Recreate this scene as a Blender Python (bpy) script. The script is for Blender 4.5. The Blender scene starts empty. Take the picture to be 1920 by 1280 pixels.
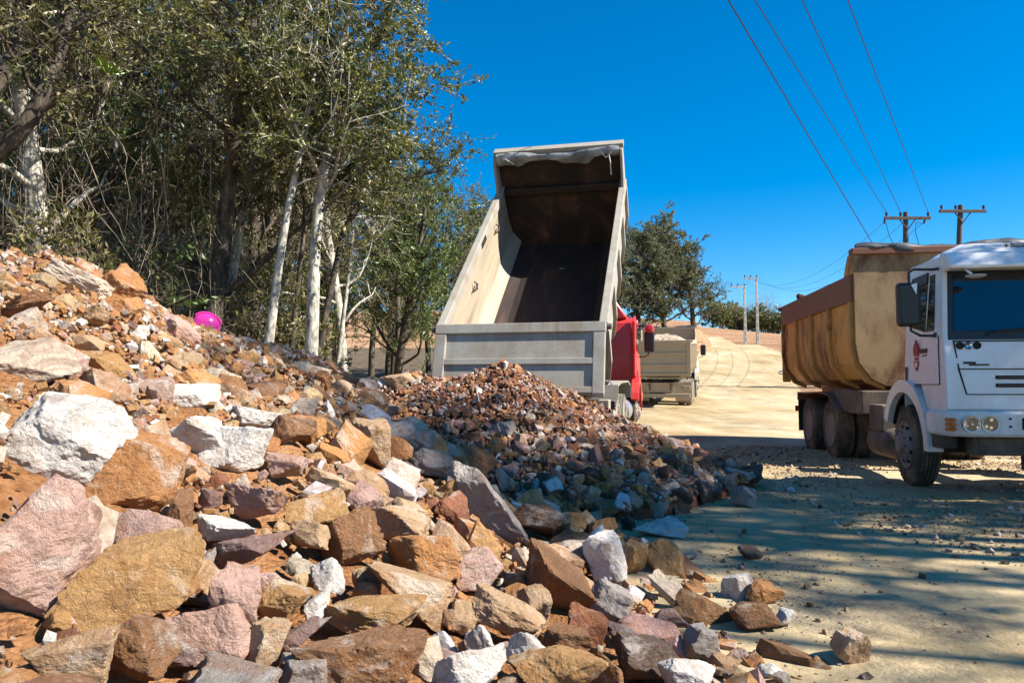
import bpy, bmesh, math, random
import numpy as np
from mathutils import Vector, Matrix
R = math.radians
scene = bpy.context.scene
COL = scene.collection

# ------------------------------------------------------------------ camera
FPX, CAMH = 1387.0, 1.25
PITCH = math.atan(87 / 1387.0)
cam_d = bpy.data.cameras.new('camera')
cam_d.sensor_width = 36.0
cam_d.lens = 36.0 * FPX / 1920.0
cam_d.clip_start = 0.05
cam_d.clip_end = 3000
cam = bpy.data.objects.new('camera', cam_d)
cam.location = (0, 0, CAMH)
cam.rotation_euler = (math.pi / 2 + PITCH, 0, 0)
COL.objects.link(cam)
scene.camera = cam

# ------------------------------------------------------------------ sky, sun, exposure
SUN = Vector((0.955, -0.30, 0.0)).normalized()
ELEV = R(42)
world = bpy.data.worlds.new('World')
scene.world = world
world.use_nodes = True
wn, wl = world.node_tree.nodes, world.node_tree.links
bg = wn['Background']
sky = wn.new('ShaderNodeTexSky')
sky.sky_type = 'NISHITA'
sky.sun_disc = False
sky.sun_elevation = ELEV
sky.sun_rotation = math.atan2(SUN.x, SUN.y)
sky.altitude = 900
sky.air_density = 1.0
sky.dust_density = 0.15
sky.ozone_density = 4.0
hs = wn.new('ShaderNodeHueSaturation')
hs.inputs['Saturation'].default_value = 1.47
hs.inputs['Hue'].default_value = 0.497
wl.new(sky.outputs[0], hs.inputs['Color'])
wl.new(hs.outputs[0], bg.inputs['Color'])
bg.inputs['Strength'].default_value = 0.08
sun_d = bpy.data.lights.new('sun', 'SUN')
sun_d.energy = 5.0
sun_d.angle = R(0.55)
sun_d.color = (1.0, 0.94, 0.84)
sun = bpy.data.objects.new('sun', sun_d)
dirv = Vector((SUN.x * math.cos(ELEV), SUN.y * math.cos(ELEV), math.sin(ELEV)))
sun.rotation_euler = dirv.to_track_quat('Z', 'Y').to_euler()
sun.location = dirv * 60
COL.objects.link(sun)
scene.view_settings.view_transform = 'Standard'
scene.view_settings.look = 'None'
scene.view_settings.exposure = 1.25
scene.view_settings.gamma = 1.0
scene.view_settings.use_curve_mapping = False
scene.render.engine = 'CYCLES'
scene.cycles.max_bounces = 6
scene.cycles.diffuse_bounces = 3
scene.cycles.transparent_max_bounces = 6
scene.cycles.caustics_reflective = False
scene.cycles.caustics_refractive = False

# ------------------------------------------------------------------ helpers: pixel of the 1920x1280 photo -> point
_c, _s = math.cos(PITCH), math.sin(PITCH)
def pray(px, py):
    a, b = (px - 960) / FPX, (640 - py) / FPX
    return np.array([a, _c - b * _s, _s + b * _c])
def at(px, py, depth):
    r = pray(px, py)
    return np.array([0, 0, CAMH]) + r * (depth / r[1])
def project(P):
    P = np.atleast_2d(P) - np.array([0, 0, CAMH])
    f = P[:, 1] * _c + P[:, 2] * _s
    u = -P[:, 1] * _s + P[:, 2] * _c
    return np.stack([960 + FPX * P[:, 0] / f, 640 - FPX * u / f, f], 1)

def tag(o, label=None, cat=None, group=None, kind=None):
    if label: o['label'] = label
    if cat: o['category'] = cat
    if group: o['group'] = group
    if kind: o['kind'] = kind
    return o
def empty(name, loc=(0, 0, 0), rz=0.0, parent=None):
    o = bpy.data.objects.new(name, None)
    COL.objects.link(o)
    o.location = loc
    o.rotation_euler = (0, 0, rz)
    if parent: o.parent = parent
    return o
def copy_tree(o, parent=None):
    c = o.copy()
    COL.objects.link(c)
    c.parent = parent
    for ch in list(o.children):
        copy_tree(ch, c)
    return c

def np_mesh(name, V, quads=None, tris=None, mat=None, smooth=False, attr=None):
    me = bpy.data.meshes.new(name)
    V = np.asarray(V, np.float32)
    nq = 0 if quads is None else len(quads)
    nt = 0 if tris is None else len(tris)
    me.vertices.add(len(V))
    me.vertices.foreach_set('co', V.ravel())
    li = []
    if nq: li.append(np.asarray(quads, np.int32).ravel())
    if nt: li.append(np.asarray(tris, np.int32).ravel())
    li = np.concatenate(li)
    me.loops.add(len(li))
    me.loops.foreach_set('vertex_index', li)
    me.polygons.add(nq + nt)
    st = np.concatenate([np.arange(nq) * 4, nq * 4 + np.arange(nt) * 3]).astype(np.int32)
    me.polygons.foreach_set('loop_start', st)
    me.polygons.foreach_set('use_smooth', np.full(nq + nt, bool(smooth)))
    if attr is not None:
        a = me.color_attributes.new('tint', 'FLOAT_COLOR', 'POINT')
        a.data.foreach_set('color', np.asarray(attr, np.float32).ravel())
    me.update(calc_edges=True)
    if mat: me.materials.append(mat)
    return me
def link(name, me, parent=None, loc=None, rot=None, scale=None):
    o = bpy.data.objects.new(name, me)
    COL.objects.link(o)
    if parent: o.parent = parent
    if loc is not None: o.location = loc
    if rot is not None: o.rotation_euler = rot
    if scale is not None: o.scale = scale
    return o

# lattice value noise, vectorised
def vnoise(P, seed=0):
    P = np.asarray(P, np.float64)
    I = np.floor(P).astype(np.int64)
    f = P - I
    u = f * f * (3 - 2 * f)
    def h(i, j, k):
        n = (i * 374761393 + j * 668265263 + k * 1442695041 + seed * 974634533) & 0x7fffffff
        n = ((n ^ (n >> 13)) * 1274126177) & 0x7fffffff
        n = ((n ^ (n >> 16)) * 60493) & 0x7fffffff
        return n / 0x7fffffff
    i, j, k = I[..., 0], I[..., 1], I[..., 2]
    ux, uy, uz = u[..., 0], u[..., 1], u[..., 2]
    def lp(a, b, t): return a + (b - a) * t
    x0 = lp(lp(h(i, j, k), h(i + 1, j, k), ux), lp(h(i, j + 1, k), h(i + 1, j + 1, k), ux), uy)
    x1 = lp(lp(h(i, j, k + 1), h(i + 1, j, k + 1), ux), lp(h(i, j + 1, k + 1), h(i + 1, j + 1, k + 1), ux), uy)
    return lp(x0, x1, uz) * 2 - 1
def fbm(P, seed=0, oct=4, gain=0.5):
    P = np.asarray(P, np.float64)
    s, a, n = 0, 1.0, 0
    for o in range(oct):
        s = s + a * vnoise(P * 2 ** o + 17.3 * o, seed + o)
        n += a
        a *= gain
    return s / n

# ------------------------------------------------------------------ mesh builder for hard-surface parts
class MB:
    def __init__(s): s.v, s.f = [], []
    def add(s, vs, fs):
        b = len(s.v)
        s.v += [tuple(map(float, q)) for q in vs]
        s.f += [tuple(b + i for i in q) for q in fs]
        return s
    def box(s, x0, x1, y0, y1, z0, z1, M=None):
        vs = [(x, y, z) for z in (z0, z1) for y in (y0, y1) for x in (x0, x1)]
        if M is not None: vs = [tuple(M @ Vector(q)) for q in vs]
        return s.add(vs, [(0, 2, 3, 1), (4, 5, 7, 6), (0, 1, 5, 4), (2, 6, 7, 3), (0, 4, 6, 2), (1, 3, 7, 5)])
    def hexa(s, p):
        return s.add(p, [(0, 1, 2, 3), (7, 6, 5, 4), (0, 4, 5, 1), (1, 5, 6, 2), (2, 6, 7, 3), (3, 7, 4, 0)])
    def prism(s, poly, axis, a0, a1):
        n = len(poly)
        def P(q, a):
            return (a, q[0], q[1]) if axis == 'x' else ((q[0], a, q[1]) if axis == 'y' else (q[0], q[1], a))
        vs = [P(q, a0) for q in poly] + [P(q, a1) for q in poly]
        fs = [tuple(range(n)), tuple(range(2 * n - 1, n - 1, -1))]
        fs += [(i, i + n, (i + 1) % n + n, (i + 1) % n) for i in range(n)]
        return s.add(vs, fs)
    def strip(s, a, b, axis, a0, a1):          # band between two polylines a and b (same length), extruded
        n = len(a)
        for i in range(n - 1):
            s.prism([a[i], a[i + 1], b[i + 1], b[i]], axis, a0, a1)
        return s
    def cyl(s, p0, p1, r0, r1=None, n=16, caps=True):
        r1 = r0 if r1 is None else r1
        p0, p1 = Vector(p0), Vector(p1)
        t = (p1 - p0).normalized()
        u = t.orthogonal().normalized()
        w = t.cross(u)
        vs = []
        for p, r in ((p0, r0), (p1, r1)):
            for i in range(n):
                a = 2 * math.pi * i / n
                vs.append(p + u * math.cos(a) * r + w * math.sin(a) * r)
        fs = [(i, (i + 1) % n, (i + 1) % n + n, i + n) for i in range(n)]
        if caps: fs += [tuple(range(n - 1, -1, -1)), tuple(range(n, 2 * n))]
        return s.add(vs, fs)
    def tube(s, pts, r, n=8):
        pts = [Vector(p) for p in pts]
        vs, m = [], len(pts)
        u = None
        for i, p in enumerate(pts):
            t = (pts[min(i + 1, m - 1)] - pts[max(i - 1, 0)]).normalized()
            u = t.orthogonal().normalized() if u is None else (u - t * u.dot(t)).normalized()
            w = t.cross(u)
            rr = r[i] if isinstance(r, (list, tuple)) else r
            for k in range(n):
                a = 2 * math.pi * k / n
                vs.append(p + u * math.cos(a) * rr + w * math.sin(a) * rr)
        fs = [(i * n + k, i * n + (k + 1) % n, (i + 1) * n + (k + 1) % n, (i + 1) * n + k) for i in range(m - 1) for k in range(n)]
        fs += [tuple(range(n - 1, -1, -1)), tuple(range((m - 1) * n, m * n))]
        return s.add(vs, fs)
    def lathe(s, prof, c, n=32, axis='x', close=False):
        vs = []
        m = len(prof)
        for (a, r) in prof:
            for k in range(n):
                t = 2 * math.pi * k / n
                q = (a, r * math.cos(t), r * math.sin(t))
                if axis == 'z': q = (q[1], q[2], q[0])
                if axis == 'y': q = (q[1], q[0], q[2])
                vs.append((q[0] + c[0], q[1] + c[1], q[2] + c[2]))
        fs = [(i * n + k, i * n + (k + 1) % n, (i + 1) * n + (k + 1) % n, (i + 1) * n + k) for i in range(m - 1) for k in range(n)]
        if close: fs += [((m - 1) * n + k, (m - 1) * n + (k + 1) % n, (k + 1) % n, k) for k in range(n)]
        else:
            if prof[0][1] > 1e-4: fs.append(tuple(range(n - 1, -1, -1)))
            if prof[-1][1] > 1e-4: fs.append(tuple(range((m - 1) * n, m * n)))
        return s.add(vs, fs)
    def build(s, name, mat, parent=None, bevel=0.0, smooth=0.0, loc=None, rot=None):
        me = bpy.data.meshes.new(name)
        me.from_pydata(s.v, [], s.f)
        bm = bmesh.new()
        bm.from_mesh(me)
        bmesh.ops.recalc_face_normals(bm, faces=bm.faces)
        bm.to_mesh(me)
        bm.free()
        me.materials.append(mat)
        if smooth:
            me.polygons.foreach_set('use_smooth', np.ones(len(me.polygons), bool))
            me.set_sharp_from_angle(angle=R(smooth))
        o = link(name, me, parent, loc, rot)
        if bevel:
            b = o.modifiers.new('bevel', 'BEVEL')
            b.width = bevel
            b.segments = 2
            b.limit_method = 'ANGLE'
            b.angle_limit = R(40)
        return o

# ------------------------------------------------------------------ materials
class NT:
    def __init__(s, name):
        s.m = bpy.data.materials.new(name)
        s.m.use_nodes = True
        s.n, s.l = s.m.node_tree.nodes, s.m.node_tree.links
        s.b = s.n['Principled BSDF']
        s.out = s.n['Material Output']
        s._co = None
    def co(s, kind='Object'):
        t = s.n.new('ShaderNodeTexCoord')
        return t.outputs[kind]
    def pos(s):
        return s.n.new('ShaderNodeNewGeometry').outputs['Position']
    def noise(s, co, scale, detail=4, rough=0.55, dist=0.0):
        t = s.n.new('ShaderNodeTexNoise')
        t.inputs['Scale'].default_value = scale
        t.inputs['Detail'].default_value = detail
        t.inputs['Roughness'].default_value = rough
        t.inputs['Distortion'].default_value = dist
        s.l.new(co, t.inputs['Vector'])
        return t.outputs['Fac']
    def voro(s, co, scale, feature='F1', rand=1.0):
        t = s.n.new('ShaderNodeTexVoronoi')
        t.feature = feature
        t.inputs['Scale'].default_value = scale
        t.inputs['Randomness'].default_value = rand
        s.l.new(co, t.inputs['Vector'])
        return t.outputs['Distance']
    def stretch(s, co, sc):
        t = s.n.new('ShaderNodeMapping')
        t.inputs['Scale'].default_value = sc
        s.l.new(co, t.inputs['Vector'])
        return t.outputs[0]
    def ramp(s, fac, *stops):
        t = s.n.new('ShaderNodeValToRGB')
        e = t.color_ramp.elements
        while len(e) < len(stops): e.new(0.5)
        for el, (p, c) in zip(e, stops):
            el.position = p
            el.color = c if len(c) == 4 else (*c, 1)
        s.l.new(fac, t.inputs[0])
        return t.outputs[0]
    def step(s, fac, a, b):
        t = s.n.new('ShaderNodeMapRange')
        t.inputs['From Min'].default_value = a
        t.inputs['From Max'].default_value = b
        s.l.new(fac, t.inputs['Value'])
        return t.outputs[0]
    def math(s, op, a, b=0.0):
        t = s.n.new('ShaderNodeMath')
        t.operation = op
        for i, q in enumerate((a, b)):
            if isinstance(q, (int, float)): t.inputs[i].default_value = q
            else: s.l.new(q, t.inputs[i])
        return t.outputs[0]
    def mix(s, fac, a, b, mode='MIX'):
        t = s.n.new('ShaderNodeMix')
        t.data_type = 'RGBA'
        t.blend_type = mode
        for k, q in ((0, fac), (6, a), (7, b)):
            if isinstance(q, (int, float)): t.inputs[k].default_value = q
            elif isinstance(q, tuple): t.inputs[k].default_value = (*q, 1) if len(q) == 3 else q
            else: s.l.new(q, t.inputs[k])
        return t.outputs[2]
    def sep(s, v, ax):
        t = s.n.new('ShaderNodeSeparateXYZ')
        s.l.new(v, t.inputs[0])
        return t.outputs['XYZ'.index(ax)]
    def base(s, c):
        if isinstance(c, tuple): s.b.inputs['Base Color'].default_value = (*c, 1)
        else: s.l.new(c, s.b.inputs['Base Color'])
        return s
    def rough(s, v):
        if isinstance(v, (int, float)): s.b.inputs['Roughness'].default_value = v
        else: s.l.new(v, s.b.inputs['Roughness'])
        return s
    def set(s, **k):
        for n, v in k.items(): s.b.inputs[n.replace('_', ' ')].default_value = v
        return s
    def bump(s, h, strength=0.5, dist=0.02):
        t = s.n.new('ShaderNodeBump')
        t.inputs['Strength'].default_value = strength
        t.inputs['Distance'].default_value = dist
        s.l.new(h, t.inputs['Height'])
        s.l.new(t.outputs[0], s.b.inputs['Normal'])
        return s

def paint(name, col, rough=0.4, dirt=(0.36, 0.25, 0.15), amount=0.4, scale=2.5, metal=0.0, low=None, bump=0.0, rust=None, spec=0.5):
    n = NT(name)
    p = n.co()
    a = n.noise(p, scale, 6, 0.65)
    b = n.noise(n.stretch(p, (1, 1, 0.25)), scale * 4, 5, 0.6)
    f = n.math('MULTIPLY', n.step(n.math('ADD', a, n.math('MULTIPLY', b, 0.5)), 0.62, 0.95), amount)
    if low:                                     # splashed mud towards the road
        z = n.step(n.sep(p, 'Z'), low[1], low[0])
        f = n.math('MAXIMUM', f, n.math('MULTIPLY', n.math('MULTIPLY', z, n.step(b, 0.25, 0.65)), low[2]))
    c = n.mix(f, col, dirt)
    if rust:
        r = n.step(n.noise(n.stretch(p, (1, 1, 0.5)), scale * 1.3, 7, 0.7, 0.4), rust[1], rust[1] + 0.16)
        c = n.mix(r, c, rust[0])
    n.base(c)
    n.rough(n.math('ADD', n.math('MULTIPLY', f, 0.5), rough))
    n.set(Metallic=metal, Specular_IOR_Level=spec)
    if bump: n.bump(n.noise(p, scale * 14, 4), bump, 0.01)
    return n.m
def plain(name, col, rough=0.5, metal=0.0, emit=None):
    n = NT(name)
    n.base(n.mix(n.math('MULTIPLY', n.noise(n.co(), 9, 4), 0.35), col, tuple(q * 0.55 for q in col)))
    n.rough(rough).set(Metallic=metal)
    return n.m

# ================================================================== the setting: ground, road, field
def sstep(a, b, x):
    t = np.clip((np.asarray(x, float) - a) / (b - a), 0, 1)
    return t * t * (3 - 2 * t)
GY = [-60, 0, 10, 12, 14, 16, 18, 24, 30, 36, 45, 55, 65, 75, 85, 100, 110, 125, 160, 300, 700]
GZ = [0, 0, 0, .04, .06, .10, .16, .30, .42, .80, 1.75, 3.2, 4.7, 5.6, 6.2, 8.6, 10.2, 10.8, 11, 11, 11]
def XL(y): return np.interp(y, [-60, 14, 30, 45, 60, 72, 85, 95, 700], [-9, -9, 1.5, 9, 15, 19.5, 23, 25, 25])
def XR(y): return np.interp(y, [-60, 25, 35, 45, 60, 80, 95, 700], [13, 13, 14, 17, 22, 25.6, 26.5, 26.5])
def ground_z(x, y, micro=True):
    x, y = np.asarray(x, float), np.asarray(y, float)
    z = np.interp(y, GY, GZ)
    z = z - 0.10 * np.clip(x - 30, -25, 40) * sstep(80, 110, y) * (1 - sstep(150, 300, y))
    z = z + 1.7 * sstep(0.0, 1.3, XL(y) - x) * sstep(60, 72, y) * (1 - sstep(95, 105, y))
    z = z + 0.5 * sstep(0, 5, XL(y) - x) * (1 - sstep(50, 70, y))
    z = z + 0.5 * sstep(0, 6, x - XR(y)) * (1 - sstep(60, 80, y))
    if micro:
        P = np.stack([x, y, np.zeros_like(x)], -1)
        z = z + 0.022 * fbm(P * 0.9, 5, 3) * sstep(-2, 3, y) + 0.10 * fbm(P * 0.08, 9, 2) * sstep(14, 40, y)
    return z
rows = np.concatenate([[-60, -40, -25, -15, -8, -4, -1, 1], np.arange(2, 12, 0.16), np.arange(12, 30, 0.45), np.arange(30, 112, 0.8), [114, 118, 124, 132, 145, 165, 200, 260, 350, 500, 700]])
left = -np.concatenate([[0.0001], np.geomspace(0.3, 480, 34)])[::-1]
right = np.concatenate([[0.0001], np.geomspace(0.3, 480, 34)])
nt = 84
xs = []
for y in rows:
    a, b = XL(y), XR(y)
    xs.append(np.concatenate([a + left[:-1], a + (b - a) * np.linspace(0, 1, nt), b + right[1:]]))
GX = np.array(xs)
GYY = np.repeat(rows[:, None], GX.shape[1], 1)
GV = np.stack([GX, GYY, ground_z(GX, GYY)], -1)
nr, nc = GX.shape
idx = np.arange(nr * nc).reshape(nr, nc)
Q = np.stack([idx[:-1, :-1], idx[:-1, 1:], idx[1:, 1:], idx[1:, :-1]], -1)
c0, c1 = len(left) - 1, len(left) - 1 + nt - 1
r_end = int(np.searchsorted(rows, 93))
lab = np.zeros((nr - 1, nc - 1), int)                 # 0 forest floor / field left, 1 road, 2 field
lab[:r_end, c0:c1] = 1
lab[:, c1:] = 2
lab[r_end:, :] = 2
far_left = int(np.searchsorted(rows, 62))
lab[far_left:r_end, :c0] = 2
def sub(name, k, mat):
    q = Q[lab == k]
    u, inv = np.unique(q, return_inverse=True)
    me = np_mesh(name, GV.reshape(-1, 3)[u], quads=inv.reshape(-1, 4), mat=mat, smooth=True)
    return tag(link(name, me), kind='structure')

n = NT('road_dirt')
p = n.pos()
big = n.noise(p, 0.22, 5, 0.6, 0.3)
tr = n.noise(n.stretch(p, (0.9, 0.13, 1)), 1.1, 5, 0.6, 0.6)
fine = n.noise(p, 14, 6, 0.7)
c = n.ramp(n.math('ADD', n.math('MULTIPLY', big, 0.6), n.math('MULTIPLY', tr, 0.4)), (0.34, (0.26, 0.18, 0.085)), (0.44, (0.385, 0.285, 0.145)), (0.54, (0.50, 0.395, 0.235)), (0.66, (0.58, 0.485, 0.33)))
grav = n.step(n.noise(p, 0.75, 6, 0.65, 0.5), 0.52, 0.64)
vor = n.voro(p, 34)
gcol = n.ramp(n.voro(p, 27, 'F1'), (0.0, (0.44, 0.385, 0.30)), (0.5, (0.31, 0.25, 0.17)), (1.0, (0.16, 0.115, 0.07)))
c = n.mix(n.math('MULTIPLY', grav, 0.6), c, gcol)
c = n.mix(n.math('MULTIPLY', n.step(fine, 0.35, 0.7), 0.4), c, (0.26, 0.20, 0.13))
n.base(c).rough(0.95).set(Specular_IOR_Level=0.15)
hgt = n.math('ADD', n.math('MULTIPLY', n.math('MULTIPLY', n.noise(p, 42, 5, 0.7, 0.6), grav), 0.9), n.math('ADD', n.math('MULTIPLY', fine, 0.55), n.math('MULTIPLY', n.noise(p, 3.2, 5), 1.3)))
n.bump(hgt, 0.85, 0.035)
M_ROAD = n.m

n = NT('bare_field')
p = n.pos()
c = n.ramp(n.noise(n.stretch(p, (0.35, 1.1, 1)), 0.5, 6, 0.6), (0.3, (0.22, 0.115, 0.06)), (0.55, (0.33, 0.19, 0.11)), (0.75, (0.42, 0.27, 0.16)))
c = n.mix(n.step(n.noise(p, 1.7, 5), 0.55, 0.75), c, (0.36, 0.28, 0.17))
n.base(c).rough(0.95).set(Specular_IOR_Level=0.1)
n.bump(n.noise(p, 2.5, 6), 0.9, 0.25)
M_FIELD = n.m

n = NT('leaf_litter')
p = n.pos()
c = n.ramp(n.noise(p, 2.2, 7, 0.65), (0.3, (0.045, 0.03, 0.017)), (0.55, (0.12, 0.08, 0.042)), (0.78, (0.21, 0.15, 0.075)))
c = n.mix(n.step(n.noise(p, 6.5, 4), 0.58, 0.68), c, (0.07, 0.085, 0.02))
n.base(c).rough(0.95)
n.bump(n.noise(p, 12, 6), 0.9, 0.08)
M_LITTER = n.m
sub('ground', 0, M_LITTER)
sub('road', 1, M_ROAD)
sub('field', 2, M_FIELD)

# ================================================================== rubble piles
def tps_fit(P, z):
    d = np.linalg.norm(P[:, None] - P[None], axis=-1) + 1e-9
    K = d * d * np.log(d) + 0.02 * np.eye(len(P))
    A = np.block([[K, np.ones((len(P), 1)), P], [np.ones((1, len(P))), np.zeros((1, 3))], [P.T, np.zeros((2, 3))]])
    return np.linalg.solve(A, np.concatenate([z, np.zeros(3)]))
def tps_eval(w, P, x, y):
    q = np.stack([x.ravel(), y.ravel()], 1)
    out = np.empty(len(q))
    for s0 in range(0, len(q), 4000):
        b = q[s0:s0 + 4000]
        d = np.linalg.norm(b[:, None] - P[None], axis=-1) + 1e-9
        out[s0:s0 + 4000] = (d * d * np.log(d)) @ w[:len(P)] + w[len(P)] + b @ w[len(P) + 1:]
    return out.reshape(x.shape)
PIX = [(0, 505, 5.6), (90, 482, 6.0), (180, 515, 6.2), (260, 580, 6.5), (330, 610, 6.8), (400, 634, 7.0), (480, 650, 7.3), (560, 668, 7.5),
       (640, 706, 7.8), (720, 765, 8.0), (800, 832, 7.9), (900, 885, 7.7), (1000, 930, 7.3), (1100, 972, 6.9),
       (0, 640, 3.9), (0, 800, 3.0), (0, 1000, 2.35), (0, 1200, 1.95), (250, 800, 3.8), (250, 1000, 2.75), (250, 1200, 2.15),
       (500, 800, 4.6), (500, 1000, 3.2), (500, 1200, 2.4), (750, 900, 4.9), (750, 1050, 3.5), (750, 1200, 2.65), (1000, 1000, 5.0),
       (1000, 1110, 3.7), (1000, 1250, 2.7), (1200, 1110, 4.2), (1200, 1210, 3.25), (250, 680, 4.9), (500, 720, 5.8), (130, 580, 5.0)]
cp = [tuple(at(*q)) for q in PIX]
cp += [(1.45, y, -.03) for y in (3, 4, 5, 5.8)] + [(1.15, 2.2, -.02), (.8, 1.5, -.02), (1.2, 6.7, -.05), (.7, 7.9, -.1), (0, 8.8, -.1), (2.6, 3, -.4), (2.6, 5.5, -.4)]
cp += [(0.1, .7, .1), (-1.4, .6, .35), (-3, .8, .8), (-4.6, 3, 1.55), (-6.2, 6.2, 2.1), (-5.6, 8.2, 1.4), (-4.6, 9, .9), (-3.4, 9.2, .7), (-2.2, 9.4, .5), (-1, 9.3, .2), (-7.5, 8.5, .9), (-6, 10, .1), (-3, 11, -.2)]
cp = np.array(cp)
TW = tps_fit(cp[:, :2], cp[:, 2])
def H1(x, y):
    x, y = np.asarray(x, float), np.asarray(y, float)
    return tps_eval(TW, cp[:, :2], x, y)
P2C = np.array([-0.15, 9.75])
def _cone(x, y, cx, cy, h, r0):
    dx, dy = x - cx, y - cy
    a = np.arctan2(dy, dx)
    rad = r0 + 0.22 * np.sin(2 * a + 0.6) + 0.15 * np.sin(5 * a + 1.0)
    t = np.hypot(dx, dy) / rad
    return h * np.sqrt((1 - t) ** 2 + 0.012) * np.sign(1 - t) - 0.03
def H2(x, y):
    x, y = np.asarray(x, float), np.asarray(y, float)
    a = _cone(x, y, P2C[0], P2C[1], 1.62, 3.05)
    b = _cone(x, y, -1.35, 9.95, 1.5, 2.75)
    return np.maximum(a, b) + 0.10 * np.exp(-((a - b) / 0.22) ** 2) * (np.maximum(a, b) > 0.2)
def surf(x, y):
    return np.maximum(np.maximum(H1(x, y), H2(x, y)), ground_z(x, y, False))
def ray_surf(px, py, f=None):
    r = pray(px, py)
    t = np.linspace(1.2, 13, 1400) / r[1]
    P = np.array([0, 0, CAMH]) + r[None] * t[:, None]
    h = (f or surf)(P[:, 0], P[:, 1])
    k = np.argmax(P[:, 2] < h)
    if P[k, 2] >= h[k]: k = len(P) - 1
    return P[k]
def surf_n(x, y, f=surf, e=0.12):
    x, y = np.asarray(x, float), np.asarray(y, float)
    gx = (f(x + e, y) - f(x - e, y)) / (2 * e)
    gy = (f(x, y + e) - f(x, y - e)) / (2 * e)
    n = np.stack([-gx, -gy, np.ones_like(gx)], -1)
    return n / np.linalg.norm(n, axis=-1, keepdims=True)

def soil_mat(name, cols, bumpd):
    n = NT(name)
    p = n.pos()
    c = n.ramp(n.math('ADD', n.math('MULTIPLY', n.noise(p, 1.3, 5), 0.5), n.math('MULTIPLY', n.noise(p, 16, 6, 0.7), 0.5)), (0.36, cols[0]), (0.5, cols[1]), (0.64, cols[2]))
    n.base(c).rough(0.97).set(Specular_IOR_Level=0.1)
    n.bump(n.math('ADD', n.noise(p, 26, 6, 0.7), n.math('MULTIPLY', n.voro(p, 38), -0.6)), 1.0, bumpd)
    return n.m
M_SOIL = soil_mat('orange_soil', ((0.20, 0.085, 0.032), (0.37, 0.175, 0.075), (0.48, 0.26, 0.13)), 0.05)
M_SOIL2 = soil_mat('red_soil', ((0.10, 0.04, 0.022), (0.21, 0.085, 0.045), (0.31, 0.145, 0.085)), 0.05)
def pile_mesh(name, f, x0, x1, y0, y1, st, mat, amp, sd, cut=-0.05):
    gx, gy = np.meshgrid(np.arange(x0, x1, st), np.arange(y0, y1, st))
    z = f(gx, gy)
    P = np.stack([gx, gy, z], -1)
    z = z + amp * (fbm(P * 2.2, sd, 4, 0.6) * 0.7 + 0.45 * np.abs(fbm(P * 9, sd + 3, 3)))
    V = np.stack([gx, gy, z], -1).reshape(-1, 3)
    nx, ny = gx.shape[1], gx.shape[0]
    i = np.arange(nx * ny).reshape(ny, nx)
    q = np.stack([i[:-1, :-1], i[:-1, 1:], i[1:, 1:], i[1:, :-1]], -1).reshape(-1, 4)
    zz = z.ravel()
    q = q[(zz[q].max(1) > cut)]
    u, inv = np.unique(q, return_inverse=True)
    return link(name, np_mesh(name, V[u], quads=inv.reshape(-1, 4), mat=mat, smooth=True))
pile1 = pile_mesh('rubble_pile', lambda x, y: (lambda h: h - 0.025 - 0.11 * (1 - sstep(0.75, 1.25, h)))(H1(x, y)), -8.5, 2.2, 0.35, 11.5, 0.045, M_SOIL, 0.075, 11)
tag(pile1, 'large orange soil and rock pile filling the left foreground', 'rubble pile')
pile2 = pile_mesh('rubble_pile', lambda x, y: H2(x, y) - 0.02, -4.6, 3.4, 6.3, 13.2, 0.05, M_SOIL2, 0.06, 21)
tag(pile2, 'reddish pile of freshly tipped broken stone under the raised tailgate', 'rubble pile')

# ------------------------------------------------------------------ rocks
def ico(n):
    bm = bmesh.new()
    bmesh.ops.create_icosphere(bm, subdivisions=n, radius=1.0)
    V = np.array([v.co[:] for v in bm.verts])
    F = np.array([[v.index for v in f.verts] for f in bm.faces])
    bm.free()
    return V / np.linalg.norm(V, axis=1, keepdims=True), F
ICO = {k: ico(k) for k in (1, 2, 3, 4, 5, 6)}
def rock_verts(seed, lvl, box=(1, 1, 1), cuts=11, sharp=40.0, disp=0.095, strata=0.0):
    rng = np.random.default_rng(seed)
    U, F = ICO[lvl]
    N = rng.normal(size=(cuts, 3))
    base = np.array([[1, 0, 0], [-1, 0, 0], [0, 1, 0], [0, -1, 0], [0, 0, 1], [0, 0, -1]], float) + rng.normal(size=(6, 3)) * 0.28
    N = np.concatenate([base, N])
    N /= np.linalg.norm(N, axis=1, keepdims=True)
    D = np.concatenate([rng.uniform(0.66, 0.95, 6), rng.uniform(0.70, 0.98, cuts)])
    wob = 0.085 * fbm(U * 2.3 + seed % 13, seed + 31, 3)[:, None] if lvl >= 3 else 0.0
    dt = np.maximum(U @ N.T + wob, 1e-3) / D[None]
    r = (1.0 / (np.sum(dt ** sharp, axis=1)) ** (1.0 / sharp))
    V = U * r[:, None]
    off = rng.uniform(0, 50, 3)
    if disp:
        d = disp * fbm(V * 1.7 + off, seed, 4, 0.6)
        if lvl >= 3: d = d + disp * 0.55 * (np.abs(fbm(V * 5.5 + off, seed + 5, 4, 0.65)) - 0.25)
        if lvl >= 4: d = d + disp * 0.22 * fbm(V * 19 + off, seed + 9, 2)
        if strata:
            ax = rng.normal(size=3); ax /= np.linalg.norm(ax)
            d = d + strata * vnoise(np.stack([(V @ ax) * 7, (V @ base[0]) * 0.8, (V @ base[2]) * .8], 1) + off, seed + 2)
        V = V * (1 + d)[:, None]
    lo, hi = V.min(0), V.max(0)
    V = (V - (lo + hi) / 2) / ((hi - lo) / 2)
    return V * np.array(box) * 0.93, F

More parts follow.
